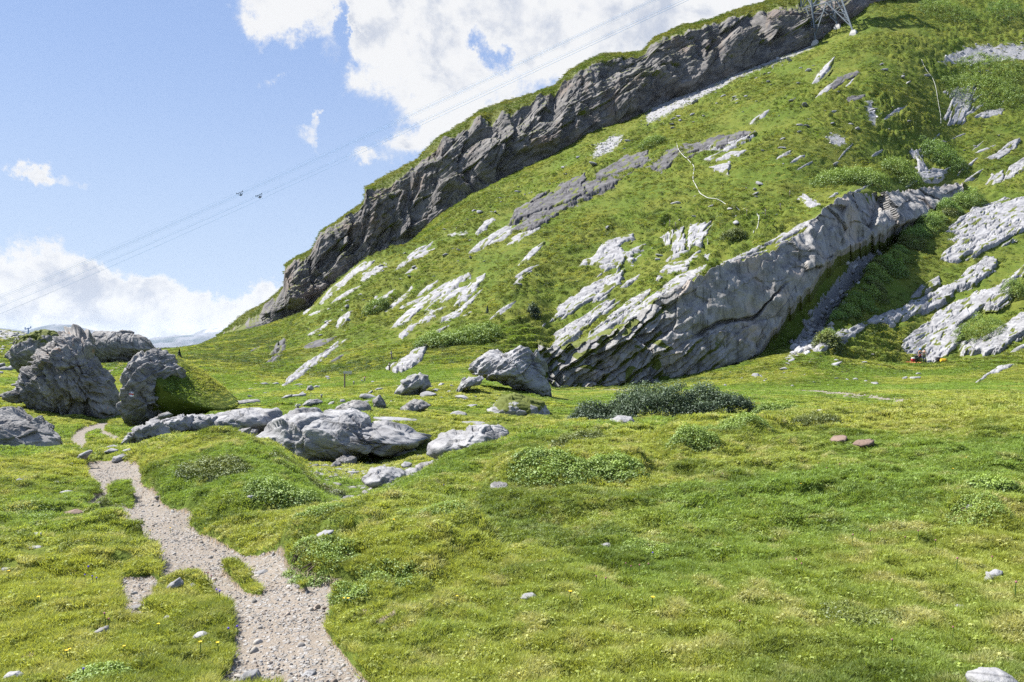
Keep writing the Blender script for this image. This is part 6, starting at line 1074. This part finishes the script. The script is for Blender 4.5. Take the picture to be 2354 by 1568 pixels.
# ------------------------------------------------------------------ wildflowers near the path
M['petal_y'] = plain('yellow_petals', (.80, .52, .02), .6); M['petal_v'] = plain('violet_petals', (.10, .06, .45), .6); M['petal_p'] = plain('dull_pink_heads', (.30, .12, .14), .7); M['stalk'] = plain('flower_stalk', (.07, .13, .02), .8)
def flower_kind(mat, r, hgt, seedy):
    e = empty('wildflower', (0, 0, 0)); mb = MB(); mb.tube([(0, 0, -.02), (.006, 0, hgt * .5), (0, .004, hgt)], .0035, 5); mb.build('stalk', M['stalk'], e)
    mb = MB()
    if seedy: mb.lathe((0, 0, hgt - r * .4), [(r * .4, 0), (r * .8, r * .5), (r * .7, r * 1.1), (r * .15, r * 1.5)], 8)
    else:
        for q in range(7):
            a = q * .8976; c, s = math.cos(a), math.sin(a); mb.add([(0, 0, hgt), (r * (c * .6 - s * .35), r * (s * .6 + c * .35), hgt + r * .25), (r * c, r * s, hgt + r * .3), (r * (c * .6 + s * .35), r * (s * .6 - c * .35), hgt + r * .25)], [(0, 3, 2, 1)])
        mb.lathe((0, 0, hgt - r * .1), [(r * .3, 0), (r * .32, r * .2), (.001, r * .35)], 8)
    mb.build('bloom', M[mat], e); return e
FL = [('yellow wildflower standing in the near meadow', 'yellow wildflowers', flower_kind('petal_y', .015, .10, False), [(391, 1222), (470, 1222), (88, 1393), (160, 1510), (153, 1520), (364, 1455), (285, 1504), (460, 1500), (790, 1390), (800, 1395), (1065, 1066), (1840, 1120), (2220, 1060), (2190, 1090), (1050, 1385), (345, 1228), (905, 1210), (1310, 1385), (20, 1330), (500, 1500), (1500, 1400), (640, 1235)]),
      ('violet bellflower standing in the turf near the path', 'violet wildflowers', flower_kind('petal_v', .011, .09, True), [(203, 1320), (212, 1338), (222, 1340), (195, 1333), (498, 1370), (505, 1378), (515, 1320), (525, 1465), (545, 1460), (192, 1560), (1500, 1285), (1020, 1120)]),
      ('dull red seed head standing above the meadow grass', 'dull red seed heads', flower_kind('petal_p', .010, .11, True), [(1438, 1310), (1450, 1318), (1470, 1322), (1490, 1316), (1370, 1345), (1392, 1352), (1880, 1075), (1900, 1085), (1930, 1080), (1960, 1250), (2080, 1250), (2110, 1240), (2150, 1262), (2200, 1310), (1830, 1310), (1842, 1314), (2335, 1370), (2190, 1465), (2280, 1300), (2000, 1240), (1700, 1450), (2050, 1500), (470, 1330), (478, 1338), (486, 1345), (494, 1352), (240, 1440), (250, 1445), (1640, 1095), (1660, 1100)])]
for lab, grp, pr, spots in FL:
    for i, (u, v) in enumerate(spots):
        o = pr if i == 0 else copy_tree(pr); tag(o, lab, 'wildflower', grp); b = ground(u, v + 6); o.location = b.tolist(); o.rotation_euler.z = i * 1.7; s = random.uniform(.85, 1.3); o.scale = (s, s, s)

# ------------------------------------------------------------------ distant mountains and the air between
m, k = newmat('far_mountain_ground'); pos = k.n('ShaderNodeNewGeometry').outputs['Position']; zz = k.n('ShaderNodeSeparateXYZ', {0: pos}).outputs[2]
n_ = k.noise(pos, .0011, 7, .65); c = k.mix(k.ramp(n_, .4, .6), rgb(.05, .075, .10), rgb(.15, .16, .19)); hs = k.m('ADD', zz, k.m('MULTIPLY', n_, 700)); c = k.mix(k.ramp(hs, 560, 760), c, rgb(.75, .77, .8)); finish(k, c, .95); M['mount'] = m
def range_(label, pts, d, depth, seed):
    us = np.arange(pts[0][0], pts[-1][0], 4.0); n = len(us); top = np.interp(us, [p[0] for p in pts], [p[1] for p in pts]); R_ = 60; rows = []
    for i in range(R_):
        t = i / (R_ - 1); dd = d - depth * (1 - t) if t <= 1 else d; z = ((CY - top) / F * d) * t ** 1.3 - 700 * (1 - t); rows.append(np.stack([(us - CX) / F * dd, np.full(n, dd), z], -1))
    rows.append(np.stack([(us - CX) / F * (d + depth * .4), np.full(n, d + depth * .4), np.full(n, -700.0)], -1)); V = np.array(rows).reshape(-1, 3); q = V.astype(np.float32)
    w_ = np.repeat(np.append(np.sin(np.linspace(0, 1, R_) * 3.14) ** .5 * .9 + .12, 0), n); V[:, 2] += (1 - 2 * np.abs(noise3(q * .0006, seed)) + .5 * (1 - 2 * np.abs(noise3(q * .0016, seed + 1)))) * d * .011 * w_
    tag(mesh_np('mountains', V, gridfaces(R_ + 1, n), M['mount']), label, 'mountains', kind='structure')
range_('blue hazy mountain massif behind the boulders', [(-500, 760), (-200, 735), (60, 760), (90, 752), (130, 744), (165, 747), (200, 757), (245, 772), (300, 790), (345, 792), (420, 800), (520, 800)], 11000, 4000, 1001)
range_('pale blue distant range with snow patches beyond the grassy col', [(150, 800), (250, 782), (340, 783), (400, 780), (440, 775), (465, 766), (490, 762), (520, 752), (560, 745), (640, 750), (760, 770)], 17000, 5000, 1007)
hz = MB(); x0, x1, y0, y1, z0, z1 = -14000, 14000, -400, 23500, -760, 440
hz.add([(x0, y0, z0), (x1, y0, z0), (x1, y1, z0), (x0, y1, z0), (x0, y0, z1), (x1, y0, z1), (x1, y1, z1), (x0, y1, z1)], [(0, 3, 2, 1), (4, 5, 6, 7), (0, 1, 5, 4), (1, 2, 6, 5), (2, 3, 7, 6), (3, 0, 4, 7)])
m, k = newmat('clear_mountain_air'); pv = k.n('ShaderNodeVolumePrincipled', {'Color': rgb(.80, .90, 1.0), 'Density': 1.5e-5, 'Anisotropy': .2}); k.n('ShaderNodeOutputMaterial', {1: pv.outputs[0]})
tag(hz.build('haze', m), 'thin blue air fading the distant mountains', kind='stuff')
